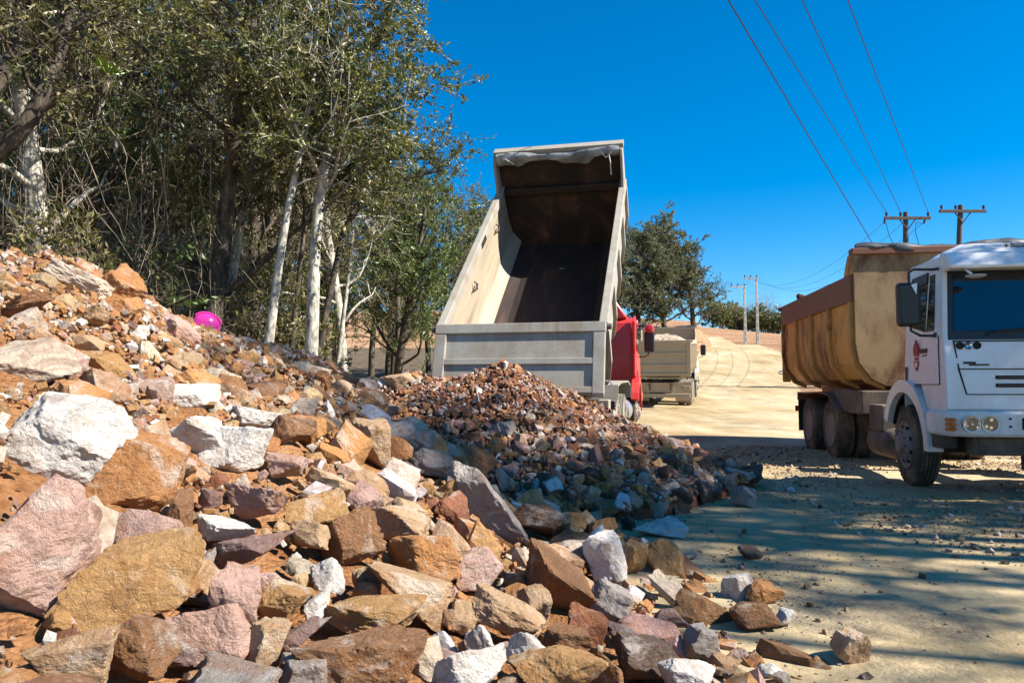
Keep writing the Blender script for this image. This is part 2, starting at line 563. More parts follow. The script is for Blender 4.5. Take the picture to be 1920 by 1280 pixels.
def rock_material(name, src):
    n = NT(name)
    if src == 'object':
        t = n.n.new('ShaderNodeObjectInfo')
        tint = t.outputs['Color']
        rnd = t.outputs['Random']
        v = n.n.new('ShaderNodeVectorMath')
        v.operation = 'ADD'
        cb = n.n.new('ShaderNodeCombineXYZ')
        for i in range(3): n.l.new(n.math('MULTIPLY', rnd, 37.0 + 11 * i), cb.inputs[i])
        n.l.new(n.pos(), v.inputs[0])
        n.l.new(cb.outputs[0], v.inputs[1])
        p = v.outputs[0]
    else:
        t = n.n.new('ShaderNodeAttribute')
        t.attribute_name = 'tint'
        tint = t.outputs['Color']
        p = n.pos()
    big = n.noise(p, 6.5, 7, 0.68, 0.7)
    mid = n.noise(p, 24, 8, 0.72, 0.4)
    fin = n.noise(p, 110, 5, 0.75)
    c = n.mix(n.math('MULTIPLY', n.step(big, 0.50, 0.64), 0.66), tint, n.mix(0.72, tint, (0.31, 0.125, 0.035)))
    pale = n.step(n.noise(p, 4.1, 7, 0.66, 0.8), 0.55, 0.64)
    c = n.mix(n.math('MULTIPLY', pale, 0.72), c, n.mix(0.65, tint, (0.66, 0.60, 0.53)))
    rust = n.step(n.noise(p, 2.9, 8, 0.7, 1.2), 0.56, 0.63)
    c = n.mix(n.math('MULTIPLY', rust, 0.6), c, n.mix(0.7, tint, (0.16, 0.062, 0.02)))
    c = n.mix(n.math('MULTIPLY', n.step(mid, 0.55, 0.70), 0.5), c, n.mix(0.75, tint, (0.045, 0.028, 0.018)))
    c = n.mix(n.math('MULTIPLY', n.step(fin, 0.46, 0.7), 0.32), c, n.mix(0.6, tint, (0.08, 0.045, 0.025)))
    c = n.mix(n.math('MULTIPLY', n.step(n.noise(p, 60, 4, 0.6), 0.60, 0.7), 0.35), c, (0.62, 0.55, 0.47))
    n.base(c).rough(0.9).set(Specular_IOR_Level=0.2)
    n.bump(n.math('ADD', n.math('MULTIPLY', mid, 1.0), n.math('ADD', n.math('MULTIPLY', big, 1.2), n.math('MULTIPLY', fin, 0.28))), 1.0, 0.035)
    return n.m
M_ROCK = rock_material('broken_rock', 'object')
M_RUB = rock_material('rubble', 'attr')
COLS = {'white': (0.70, 0.65, 0.59), 'pale': (0.57, 0.46, 0.35), 'tan': (0.49, 0.325, 0.19), 'ochre': (0.42, 0.24, 0.10), 'orange': (0.45, 0.215, 0.085),
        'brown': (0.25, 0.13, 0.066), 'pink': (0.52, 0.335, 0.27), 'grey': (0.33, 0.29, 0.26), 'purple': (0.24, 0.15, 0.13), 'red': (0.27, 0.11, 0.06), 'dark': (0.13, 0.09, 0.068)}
WORD = {'white': 'white', 'pale': 'pale cream', 'tan': 'tan', 'ochre': 'ochre', 'orange': 'orange', 'brown': 'brown', 'pink': 'pinkish', 'grey': 'grey', 'purple': 'purple brown', 'red': 'red brown', 'dark': 'dark brown'}
# px, py, width, height, tilt in the picture (deg), colour, what it is (landmark phrase), label tail
BIG = [
 (45,690,180,110,-8,'pale','white-topped slab','at the left edge above the big white boulder'),
 (105,832,225,180,-28,'white','big white boulder','at the left edge of the pile, the largest white one'),
 (40,1030,255,245,10,'pink','big pink and white boulder','cut by the left edge of the picture'),
 (245,880,175,140,-8,'orange','smooth orange boulder','wedged just right of the big white boulder'),
 (232,1105,250,160,-6,'ochre','huge ochre boulder','right of the pink and white boulder, low on the left'),
 (138,1230,150,92,4,'tan','rounded tan boulder','near the bottom left corner'),
 (265,1215,118,112,25,'brown','rough brown boulder','below the huge ochre boulder'),
 (358,750,95,56,-12,'white','upper white block','uppermost of the cluster of white blocks'),
 (362,812,128,80,-22,'white','long white block','with a shaded left flank in the white cluster'),
 (442,842,115,92,-8,'white','square white block','lowest and squarest of the white cluster'),
 (480,787,98,52,-8,'white','flat white block','at the right of the white cluster'),
 (545,815,76,62,-20,'brown','angular brown rock','just right of the flat white block'),
 (533,872,75,44,-4,'pink','pale pink rock','below the angular brown rock'),
 (132,520,160,52,-26,'pale','long pale slab','under the very top of the pile'),
 (222,545,112,92,-30,'orange','weathered orange boulder','on the crest right of the long pale slab'),
 (55,478,48,30,0,'tan','topmost rock','sitting on the very top of the pile'),
 (137,478,34,32,-15,'red','reddish rock','second stone on the top of the pile'),
 (32,585,115,30,28,'brown','tilted dark slab','at the left edge under the pile top'),
 (160,650,72,48,18,'tan','wedge-shaped tan rock','above the ochre and white rock'),
 (202,690,98,56,-14,'ochre','ochre and white rock','right of the white-topped slab'),
 (138,692,52,60,-30,'pink','pink shard','leaning against the white-topped slab'),
 (338,622,90,46,-26,'pink','pink crest slab','on the crest left of the pink helmet'),
 (175,598,80,38,8,'tan','flat tan rock','below the long pale slab'),
 (235,577,58,44,0,'orange','orange lump','below the weathered orange boulder'),
 (262,625,36,30,-8,'white','little white rock','below the orange lump'),
 (700,838,66,108,6,'tan','tall rounded boulder','standing in shade in the middle of the ridge'),
 (782,832,74,52,-14,'grey','grey shaded boulder','right of the tall rounded boulder'),
 (815,868,84,44,-18,'grey','blue grey slab','below the grey shaded boulder'),
 (737,772,48,42,0,'grey','grey crest rock','above the tall rounded boulder'),
 (655,712,60,28,-25,'dark','dark crest slab','on the low crest before the trees'),
 (912,945,190,62,-50,'grey','long grey slab','tilted in the saddle between the two piles'),
 (908,872,108,40,-34,'brown','curved brown slab','lying behind the long grey slab'),
 (950,905,50,44,-20,'pale','pale rock','tucked beside the curved brown slab'),
 (1010,975,100,58,0,'brown','flat brown boulder','right of the foot of the long grey slab'),
 (853,955,70,50,-38,'red','red brown block','left of the long grey slab'),
 (850,925,58,50,0,'ochre','mottled ochre rock','above the red brown block'),
 (595,962,112,72,-6,'ochre','square ochre block','right of the pinkish tan rock'),
 (585,1000,80,50,-10,'tan','lower tan block','under the square ochre block'),
 (652,1010,98,84,24,'brown','striped brown boulder','right of the square ochre block'),
 (745,985,115,66,-16,'tan','mossy tan boulder','above the big orange boulder'),
 (790,1048,148,92,-10,'orange','big orange boulder','in the middle of the foreground'),
 (765,1106,165,74,-24,'tan','sloping tan slab','below the big orange boulder'),
 (695,1148,178,80,-8,'ochre','knobbly ochre boulder','left of the sloping tan slab'),
 (660,1240,258,116,0,'brown','huge brown boulder','at the bottom edge of the picture, the widest one'),
 (612,1076,68,60,-6,'white','bright white rock','left of the sloping tan slab, the brightest there'),
 (590,1134,34,54,0,'white','small white shard','under the bright white rock'),
 (570,1185,86,42,12,'purple','purple wedge','below the small white shard'),
 (528,1132,90,74,-16,'ochre','mottled brown rock','left of the small white shard'),
 (465,1030,155,58,16,'purple','purple and white slab','above the upright pink rocks'),
 (425,992,100,36,-12,'white','flat white flake','left of the purple and white slab'),
 (482,942,102,64,-14,'pink','pinkish tan rock','below the square white block'),
 (338,960,50,86,-14,'brown','upright brown rock','right of the smooth orange boulder'),
 (442,1122,84,108,-8,'pink','upright pink rock','below the purple and white slab'),
 (408,1192,112,112,10,'pink','broad pink boulder','below the upright pink rock'),
 (500,1212,54,92,-8,'tan','upright tan rock','left of the huge brown boulder'),
 (430,1272,190,76,6,'grey','grey green boulder','at the bottom edge left of the huge brown boulder'),
 (582,1262,104,86,-12,'grey','dark grey boulder','in front of the huge brown boulder'),
 (795,1240,80,100,20,'pale','pale green grey rock','right of the huge brown boulder'),
 (868,1262,128,84,6,'white','bottom white boulder','at the bottom edge near the middle'),
 (1040,1258,162,92,-6,'ochre','bottom ochre boulder','at the bottom edge right of the middle'),
 (1132,1262,90,84,-20,'brown','bottom brown rock','beside the bottom ochre boulder'),
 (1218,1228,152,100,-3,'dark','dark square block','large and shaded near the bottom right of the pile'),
 (1300,1270,104,54,-6,'white','white corner rock','before the dark square block'),
 (950,1155,140,62,-24,'tan','speckled tan slab','above the bottom white boulder'),
 (900,1070,78,78,-10,'pink','grey pink rock','right of the big orange boulder'),
 (1050,1102,158,82,-36,'brown','long olive brown boulder','in the middle right of the pile'),
 (1002,1140,72,72,-36,'tan','rounded grey tan rock','below the long olive brown boulder'),
 (1132,1055,80,104,0,'white','tall white rock','standing on the right of the pile'),
 (1186,1045,42,62,-10,'ochre','narrow ochre rock','right of the tall white rock'),
 (1240,1048,84,72,6,'ochre','craggy ochre rock','at the right edge of the near pile'),
 (1240,1003,94,40,-4,'white','flat pale boulder','behind the craggy ochre rock'),
 (1146,1125,76,68,-10,'grey','grey brown rock','below the tall white rock'),
 (1090,1168,78,64,-12,'red','reddish boulder','left of the grey brown rock'),
 (1065,1202,98,58,-14,'brown','low brown boulder','below the reddish boulder'),
 (905,1205,46,74,28,'white','pointed white rock','above the bottom white boulder'),
 (985,1215,66,56,-12,'white','split white rock','right of the pointed white rock'),
 (1254,1112,64,68,0,'pale','cream block','below the craggy ochre rock'),
 (1385,1118,52,50,0,'white','cream rock','at the foot of the pile near the road'),
 (1426,1128,58,44,-20,'orange','orange foot rock','at the outer foot of the pile'),
 (1415,1172,84,54,0,'brown','cracked brown block','at the outer foot beside the road'),
 (1470,1172,36,38,-20,'white','outermost white rock','beside the cracked brown block'),
 (1312,1200,62,60,-10,'grey','blue grey rock','right of the dark square block'),
 (1262,1162,64,46,8,'purple','purple grey rock','above the dark square block'),
 (1165,1185,70,30,-14,'purple','flat purple flake','lying on the dark square block'),
 (1592,1232,76,66,-4,'tan','lone brown block','standing alone on the road at lower right'),
 (1536,1240,34,16,0,'brown','flat chip','left of the lone brown block on the road'),
 (1405,1046,40,24,-18,'dark','lone dark stone','on the striped road right of the pile'),
 (1390,950,50,42,-10,'grey','blue grey foot boulder','at the right tip of the tipped stone pile'),
 (1466,1262,28,26,0,'grey','small grey stone','on the road below the cracked block'),
 (1176,992,26,38,5,'dark','dark upright stone','between the two piles on the road'),
 (1290,866,30,34,0,'red','round red rock','on the right flank of the tipped pile'),
 (748,720,52,38,6,'tan','tan boulder','on the left shoulder of the tipped pile'),
 (716,726,24,26,-10,'white','white stone','at the left end of the tipped pile'),
 (948,808,38,38,0,'grey','grey block','in the middle of the tipped pile'),
 (1108,862,42,52,-14,'purple','purple slab','on the right half of the tipped pile'),
 (1028,800,30,40,-15,'brown','brown wedge','on the upper middle of the tipped pile'),
 (888,822,46,26,10,'red','reddish slab','on the lower left of the tipped pile'),
 (1180,890,46,26,-8,'pale','pale slab','low on the tipped pile'),
 (1260,925,34,38,0,'pale','pale upright rock','low right on the tipped pile'),
 (1235,955,38,30,0,'grey','grey chunk','at the foot of the tipped pile'),
 (1135,955,52,34,0,'brown','brown foot block','at the front foot of the tipped pile'),
 (1272,952,34,30,0,'dark','dark chunk','at the right foot of the tipped pile'),
 (1330,912,40,24,-16,'purple','long purple rock','near the right tip of the tipped pile'),
 (1484,924,15,12,0,'white','tiny white stone','at the edge of the truck shadow on the road'),
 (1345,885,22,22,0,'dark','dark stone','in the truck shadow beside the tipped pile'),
]
rng = np.random.default_rng(4)
ROCKS = []        # (object, centre, radius) of the hand-placed rocks
used_labels = set()
landmarks = []
def new_rock(name, me, loc, rot, scale, col, label, group=None):
    o = link(name, me, None, loc, rot, scale)
    o.color = (*col, 1)
    return tag(o, label, 'rock', group)
for k, (px, py, w, h, ang, cl, what, tail) in enumerate(BIG):
    hit = ray_surf(px, py)
    d = hit[1]
    mpp = d / FPX
    w2, h2 = w * mpp / 2 * 1.04, h * mpp / 2 * 1.06
    dep = 0.5 * (w2 + h2) * 0.95
    nrm = surf_n(hit[0:1], hit[1:2])[0]
    r = pray(px, py); r = r / np.linalg.norm(r)
    cen = hit + r * dep * 0.02 - np.array([0, 0, h2 * 0.05])
    if hit[2] < 0.06: cen[2] = ground_z(cen[0], cen[1]) + h2 * 0.62
    lvl = 5 if w > 88 else (4 if w > 40 else 3)
    V, F = rock_verts(100 + k, lvl, (w2 * 1.12, dep * 1.1, h2 * 1.12), cuts=(1 if 'lone' in what else 3 + k % 4), sharp=34 + 26 * (k % 4), disp=0.095, strata=0.014 if k % 3 == 0 else 0.0)
    me = np_mesh('rock', V, tris=F, mat=M_ROCK)
    yaw = rng.uniform(-0.5, 0.5)
    rot = (Matrix.Rotation(R(-ang), 3, 'Y') @ Matrix.Rotation(yaw * 0.4, 3, 'X') @ Matrix.Rotation(yaw, 3, 'Z')).to_euler()
    base = np.array(COLS[cl]) * rng.uniform(0.92, 1.08)
    lb = what + ' ' + tail
    o = new_rock('rock' if w < 90 else 'boulder', me, cen, rot, None, base, lb)
    used_labels.add(lb)
    ROCKS.append((cen, max(w2, h2), min(w2, h2)))
    landmarks.append((px, py, what))
BC = np.array([c for c, _, _ in ROCKS])
BPX = np.array([(b[0], b[1], b[2] / 2, b[3] / 2, R(b[4])) for b in BIG], float)
BD = project(BC)[:, 2]
def hides(c, s_):
    """would a stone at c bury one of the big rocks?"""
    u = project(c)[0]
    dx, dy = u[0] - BPX[:, 0], u[1] - BPX[:, 1]
    ca, sa = np.cos(BPX[:, 4]), np.sin(BPX[:, 4])
    e = s_ * FPX / u[2] * 0.45
    return np.any((((dx * ca - dy * sa) / (BPX[:, 2] * .82 + e)) ** 2 + ((dx * sa + dy * ca) / (BPX[:, 3] * .82 + e)) ** 2 < 1) & (u[2] < BD + 0.25))
BRm = np.array([b for _, a, b in ROCKS])
BRa = np.array([(a + b) / 2 for _, a, b in ROCKS])

PROTO = [np_mesh('rock', *(lambda r: (r[0],))(rock_verts(900 + i, 3, (1, rng.uniform(.62, .95), rng.uniform(.5, .8)), cuts=2 + i % 4, sharp=80, disp=0.085)), tris=ICO[3][1], mat=M_ROCK) for i in range(18)]
def shard(seed, npts):
    """angular chip: hull of a few points near a box"""
    r = np.random.default_rng(seed)
    bm = bmesh.new()
    for q in range(npts):
        if q < 8: p = np.array([(q & 1) * 2 - 1, (q >> 1 & 1) * 2 - 1, (q >> 2 & 1) * 2 - 1]) * r.uniform(0.42, 1.0, 3)
        else: p = r.uniform(-1, 1, 3) * 1.1
        bm.verts.new(p * np.array([1, .8, .62]))
    g = bmesh.ops.convex_hull(bm, input=bm.verts)
    bmesh.ops.delete(bm, geom=[v for v in bm.verts if not v.link_faces], context='VERTS')
    bmesh.ops.triangulate(bm, faces=bm.faces)
    bm.verts.index_update()
    V = np.array([v.co[:] for v in bm.verts]) * np.array([1, r.uniform(.7, 1.1), r.uniform(.6, 1.15)])
    F = np.array([[v.index for v in f.verts] for f in bm.faces])
    bm.free()
    return V, F
LOW = [shard(1500 + i, 9 + i % 4) for i in range(30)]
LOW2 = [rock_verts(1600 + i, 2, (1, rng.uniform(.6, .95), rng.uniform(.45, .8)), cuts=3, sharp=140, disp=0.05) for i in range(8)] + [shard(1650 + i, 13) for i in range(10)]

def rand_rot(rng, n, N=None, lay=1.0):
    """random rotations, flat side roughly along the normals N"""
    if N is None: N = np.tile([0, 0, 1.0], (n, 1))
    z = N + rng.normal(size=(n, 3)) * lay
    z /= np.linalg.norm(z, axis=1, keepdims=True)
    a = rng.normal(size=(n, 3))
    x = np.cross(a, z); x /= np.linalg.norm(x, axis=1, keepdims=True)
    y = np.cross(z, x)
    return np.stack([x, y, z], 2)
def scatter_mesh(name, protos, C, S, ROT, tint, mat):
    n = len(C)
    pick = np.arange(n) % len(protos)
    Vs, Fs, Ts, off = [], [], [], 0
    for k, (pv, faces) in enumerate(protos):
        m = np.where(pick == k)[0]
        if not len(m): continue
        v = np.einsum('nij,vj->nvi', ROT[m], pv) * S[m][:, None, None] + C[m][:, None, :]
        nv = len(pv)
        Vs.append(v.reshape(-1, 3))
        Fs.append((faces[None] + (np.arange(len(m)) * nv)[:, None, None] + off).reshape(-1, 3))
        Ts.append(np.repeat(np.concatenate([tint[m], np.ones((len(m), 1))], 1), nv, 0))
        off += len(m) * nv
    return np_mesh(name, np.concatenate(Vs), tris=np.concatenate(Fs), mat=mat, attr=np.concatenate(Ts))
CK = list(COLS)
def pick_cols(rng, n, weights):
    w = np.array([weights.get(k, 0) for k in CK], float)
    i = rng.choice(len(CK), n, p=w / w.sum())
    c = np.array([COLS[k] for k in CK])[i] * rng.uniform(0.8, 1.2, (n, 1)) * rng.uniform(0.95, 1.05, (n, 3))
    return i, c
W1 = dict(white=10, pale=14, tan=24, ochre=13, orange=20, brown=6, pink=11, grey=4, purple=3, red=5, dark=1)
W2 = dict(white=5, pale=4, tan=6, ochre=3, orange=14, brown=14, pink=13, grey=5, purple=12, red=30, dark=7)

# mid-sized loose rocks on the near pile
rng = np.random.default_rng(12)
def sample_pile(rng, n, xr, yr, f, cond):
    out = []
    while sum(map(len, out)) < n:
        x = rng.uniform(*xr, 4000); y = rng.uniform(*yr, 4000)
        z = f(x, y)
        ok = cond(x, y, z)
        P = np.stack([x, y, z], 1)[ok]
        q = project(P)
        vis = (q[:, 0] > -120) & (q[:, 0] < 2050) & (q[:, 1] < 1420) & (q[:, 2] > 1)
        out.append(P[vis])
    return np.concatenate(out)[:n]
def on1(x, y, z): return (z > ground_z(x, y, False) - 0.02) & (z > H2(x, y) - 0.05)
n1 = 4200
C = sample_pile(rng, n1, (-6, 2), (1.1, 9.4), H1, on1)
S = 0.036 * (1 - rng.random(n1)) ** -0.50
S = np.clip(S, 0.036, 0.15)
upper = sstep(0.9, 1.6, C[:, 2])
S *= (1.12 - 0.42 * upper)
order = np.argsort(-S)
C, S = C[order], S[order]
keep = []
cell = {}
for i in range(n1):                      # no two mid-sized rocks in one another, none inside a hand-placed one
    d = np.linalg.norm(BC - C[i], axis=1)
    if np.any(d < BRa * 0.80 + S[i] * 0.35) or hides(C[i], S[i]): continue
    kx, ky = int(C[i, 0] // 0.3), int(C[i, 1] // 0.3)
    bad = False
    for a in (-1, 0, 1):
        for b in (-1, 0, 1):
            for j in cell.get((kx + a, ky + b), ()):
                if np.linalg.norm(C[i] - C[j]) < 0.66 * (S[i] + S[j]): bad = True
    if bad: continue
    cell.setdefault((kx, ky), []).append(i)
    keep.append(i)
C, S = C[keep], S[keep]
N = surf_n(C[:, 0], C[:, 1], H1)
ROTM = rand_rot(rng, len(C), N, 0.55)
C = C + N * (S * 0.16)[:, None] - np.array([0, 0, 1]) * (0.065 * (1 - sstep(0.75, 1.25, C[:, 2])) + S * 0.12)[:, None]
ci, tint = pick_cols(rng, len(C), W1)
q = project(C)
psize = S * 2 * FPX / q[:, 2]
inside = (q[:, 0] > 5) & (q[:, 0] < 1915) & (q[:, 1] < 1275)
NIND = 140
rank = np.argsort(-psize * inside)
indiv = rank[:NIND]
rest = rank[NIND:]
LM = np.array([(a, b) for a, b, _ in landmarks], float)
def rel_words(dx, dy):
    if abs(dx) > abs(dy) * 1.6: return 'right of' if dx > 0 else 'left of'
    if abs(dy) > abs(dx) * 1.6: return 'below' if dy > 0 else 'above'
    return ('below and ' if dy > 0 else 'above and ') + ('right of' if dx > 0 else 'left of')
def near_label(px, py, size, colour):
    d = np.hypot(LM[:, 0] - px, LM[:, 1] - py)
    for adj in ('', 'second '):
        for j in np.argsort(d)[:10]:
            lb = f"{adj}{size} {colour} stone {rel_words(px - LM[j, 0], py - LM[j, 1])} the {landmarks[j][2]}"
            if lb not in used_labels:
                used_labels.add(lb)
                return lb
    return f"{size} {colour} stone among the rubble"
for i in indiv:
    px, py, _ = q[i]
    sz = 'fist-sized' if psize[i] < 38 else ('angular' if psize[i] < 60 else 'larger angular')
    lb = near_label(px, py, sz, WORD[CK[ci[i]]])
    new_rock('rock', PROTO[int(rng.integers(len(PROTO)))], C[i], Matrix(ROTM[i].tolist()).to_euler(), (S[i] * 1.12,) * 3, tint[i], lb, 'loose stones on the near pile')
me = scatter_mesh('stones', LOW2, C[rest], S[rest] * 1.1, ROTM[rest], tint[rest], M_RUB)
tag(link('stones', me), 'countless smaller stones strewn over the near pile', 'stones', kind='stuff')
# small rubble on the near pile
n2 = 14000
C = sample_pile(rng, n2 * 2, (-6, 2), (1.1, 9.4), H1, on1)
wgt = 0.5 + 0.5 * sstep(0.55, 1.25, C[:, 2])
C = C[rng.random(len(C)) < wgt][:n2]
C = C[[not hides(c, 0.02) for c in C]]
n2 = len(C)
S = np.clip(0.012 * (1 - rng.random(n2)) ** -0.55, 0.012, 0.042) * np.clip(0.45 + C[:, 1] * 0.11, 0.55, 1.15)
N = surf_n(C[:, 0], C[:, 1], H1)
C = C + N * (S * 0.4 + 0.022)[:, None] - np.array([0, 0, 1]) * (0.09 * (1 - sstep(0.75, 1.25, C[:, 2])))[:, None]
ci, tint = pick_cols(rng, n2, dict(W1, orange=55, ochre=25, red=14))
me = scatter_mesh('rubble', LOW, C, S, rand_rot(rng, n2, N, 0.8), tint, M_RUB)
tag(link('rubble', me), 'small orange clods and chips covering the near pile', 'rubble', kind='stuff')

# freshly tipped pile: small broken stone
rng = np.random.default_rng(31)
def on2(x, y, z): return (z > ground_z(x, y, False) - 0.05) & (z > H1(x, y) - 0.05) & (y < P2C[1] + 1.6)
n3 = 15000
C = sample_pile(rng, n3, (-4.2, 3.2), (6.3, 11.4), H2, on2)
S = np.clip(0.016 * (1 - rng.random(n3)) ** -0.40, 0.016, 0.085)
low = 1 - sstep(0.2, 1.1, C[:, 2])
S = S * (0.8 + 0.55 * low)
N = surf_n(C[:, 0], C[:, 1], H2)
C = C + N * (S * 0.35)[:, None]
ok = np.array([not np.any(np.linalg.norm(BC - c, axis=1) < BRa * 0.8) for c in C])
C, S, N = C[ok], S[ok], N[ok]
ci, tint = pick_cols(rng, len(C), W2)
ROTM = rand_rot(rng, len(C), N, 0.6)
q = project(C)
psize = S * 2 * FPX / q[:, 2]
rank = np.argsort(-psize * (q[:, 1] < 1000))
for i in rank[:50]:
    px, py, _ = q[i]
    lb = near_label(px, py, 'small' if psize[i] < 30 else 'blocky', WORD[CK[ci[i]]])
    new_rock('rock', PROTO[int(rng.integers(len(PROTO)))], C[i], Matrix(ROTM[i].tolist()).to_euler(), (S[i] * 1.1,) * 3, tint[i], lb, 'loose stones on the tipped pile')
rr = rank[50:]
me = scatter_mesh('broken_stone', LOW, C[rr], S[rr], ROTM[rr], tint[rr], M_RUB)
tag(link('broken_stone', me), 'broken red and grey stone covering the tipped pile', 'stones', kind='stuff')

# pebbles and gravel on the road
rng = np.random.default_rng(77)
n4 = 15000
x = rng.uniform(0.6, 9.5, n4 * 3); y = rng.uniform(2.6, 15, n4 * 3) ** 1.0
dens = fbm(np.stack([x * 0.8, y * 0.8, x * 0], 1), 3, 3)
ok = (rng.random(n4 * 3) < np.clip(0.35 + dens * 1.6, 0.04, 1)) & (H1(x, y) < 0.02) & (H2(x, y) < 0.02)
x, y = x[ok][:n4], y[ok][:n4]
S = np.clip(0.006 * (1 - rng.random(len(x))) ** -0.48, 0.006, 0.036)
C = np.stack([x, y, ground_z(x, y) + S * 0.3], 1)
ci, tint = pick_cols(rng, len(x), dict(white=6, pale=22, tan=32, grey=10, ochre=8, brown=12, dark=6, pink=4))
P0 = [shard(1700 + i, 8) for i in range(10)]
me = scatter_mesh('gravel', P0, C, S, rand_rot(rng, len(x), None, 0.5), tint, M_RUB)
tag(link('gravel', me), 'loose gravel and pebbles scattered over the dirt road', 'gravel', kind='stuff')

# ================================================================== trucks
# truck frame: origin on the ground under the front axle, +y the way the truck faces, +x its right-hand side
M_TYRE = paint('tyre_rubber', (0.07, 0.058, 0.048), 0.9, (0.24, 0.18, 0.13), 0.85, 3.0, spec=0.2)
M_DTYRE = paint('dusty_tyre', (0.16, 0.145, 0.125), 0.9, (0.40, 0.345, 0.27), 0.9, 3.0, spec=0.2)
M_RIM = paint('dusty_wheel_steel', (0.20, 0.165, 0.15), 0.7, (0.33, 0.25, 0.20), 0.9, 5.0)
M_HOLE = plain('painted_gap_shade', (0.012, 0.011, 0.010), 0.9)  # near-black colour stands for the shade inside holes, slots and gaps
M_CHASSIS = paint('grimy_chassis', (0.055, 0.045, 0.042), 0.75, (0.24, 0.175, 0.13), 0.8, 2.5)
M_WHITE = paint('white_cab_paint', (0.78, 0.78, 0.77), 0.24, (0.50, 0.40, 0.29), 0.32, 1.4, low=(0.75, 1.6, 0.6))
M_RED = paint('red_cab_paint', (0.62, 0.014, 0.02), 0.25, (0.5, 0.25, 0.2), 0.25, 1.5)
M_BEIGEC = paint('dusty_beige_cab', (0.60, 0.52, 0.40), 0.5, (0.62, 0.53, 0.40), 0.6, 1.5)
M_BLACK = plain('black_plastic', (0.014, 0.014, 0.016), 0.45)
M_BRIGHT = plain('bright_steel', (0.55, 0.55, 0.55), 0.35, 0.8)
n = NT('tinted_glass')
n.base((0.004, 0.008, 0.016)).rough(0.03).set(IOR=1.55, Specular_IOR_Level=0.75)
n.bump(n.noise(n.co(), 1.2, 2), 0.03, 0.02)
M_GLASS = n.m
n = NT('lamp_glass')
n.base(n.ramp(n.voro(n.co(), 22), (0.2, (0.55, 0.58, 0.62)), (0.5, (0.08, 0.09, 0.11)))).rough(0.06).set(Metallic=0.9)
M_LAMP = n.m
n = NT('orange_lens')
n.base((0.62, 0.14, 0.02)).rough(0.15)
n.bump(n.voro(n.co(), 90), 0.3, 0.004)
M_ORANGE = n.m
n = NT('red_lens'); n.base((0.35, 0.01, 0.01)).rough(0.2); M_REDLENS = n.m
# dump bodies
M_RUSTBOX = paint('rusty_yellow_steel', (0.60, 0.30, 0.065), 0.6, (0.34, 0.19, 0.085), 0.7, 1.3, rust=((0.15, 0.05, 0.018), 0.50), bump=0.15)
M_RAIL = paint('oxide_brown_steel', (0.20, 0.075, 0.04), 0.65, (0.25, 0.13, 0.08), 0.6, 2.0, bump=0.12)
M_FRONTW = paint('worn_cream_steel', (0.42, 0.27, 0.12), 0.6, (0.30, 0.18, 0.09), 0.6, 0.9, rust=((0.15, 0.05, 0.018), 0.44), bump=0.15)
M_GREYBOX = paint('dusty_grey_steel', (0.33, 0.31, 0.265), 0.65, (0.23, 0.175, 0.12), 0.75, 1.9, bump=0.25, rust=((0.17, 0.105, 0.065), 0.60))
M_SANDBOX = paint('dusty_sand_steel', (0.40, 0.325, 0.22), 0.75, (0.46, 0.385, 0.28), 0.7, 1.6, bump=0.15)
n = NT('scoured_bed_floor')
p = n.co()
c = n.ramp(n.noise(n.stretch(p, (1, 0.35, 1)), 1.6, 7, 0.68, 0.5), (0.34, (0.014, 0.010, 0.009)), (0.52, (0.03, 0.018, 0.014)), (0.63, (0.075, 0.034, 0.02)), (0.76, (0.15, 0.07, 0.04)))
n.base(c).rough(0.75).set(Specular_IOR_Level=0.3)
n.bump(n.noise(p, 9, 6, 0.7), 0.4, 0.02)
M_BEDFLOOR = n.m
n = NT('scoured_bed_side')
p = n.co()
st = n.noise(n.stretch(p, (1, 0.25, 2.2)), 2.2, 7, 0.65, 0.4)
c = n.ramp(st, (0.3, (0.22, 0.18, 0.13)), (0.45, (0.36, 0.295, 0.215)), (0.6, (0.44, 0.345, 0.24)), (0.75, (0.34, 0.22, 0.12)))
c = n.mix(n.math('MULTIPLY', n.step(n.noise(p, 3.5, 6, 0.7), 0.56, 0.7), 0.55), c, (0.38, 0.26, 0.17))
n.base(c).rough(0.6).set(Metallic=0.1)
n.bump(st, 0.3, 0.01)
M_BEDSIDE = n.m
n = NT('tarpaulin')
p = n.co()
n.base(n.ramp(n.noise(p, 3, 5), (0.35, (0.11, 0.12, 0.13)), (0.6, (0.27, 0.28, 0.28)), (0.8, (0.42, 0.42, 0.40)))).rough(0.5)
n.bump(n.noise(p, 8, 5), 0.5, 0.03)
M_TARP = n.m
M_TARPD = plain('dark_tarpaulin', (0.035, 0.04, 0.05), 0.5)

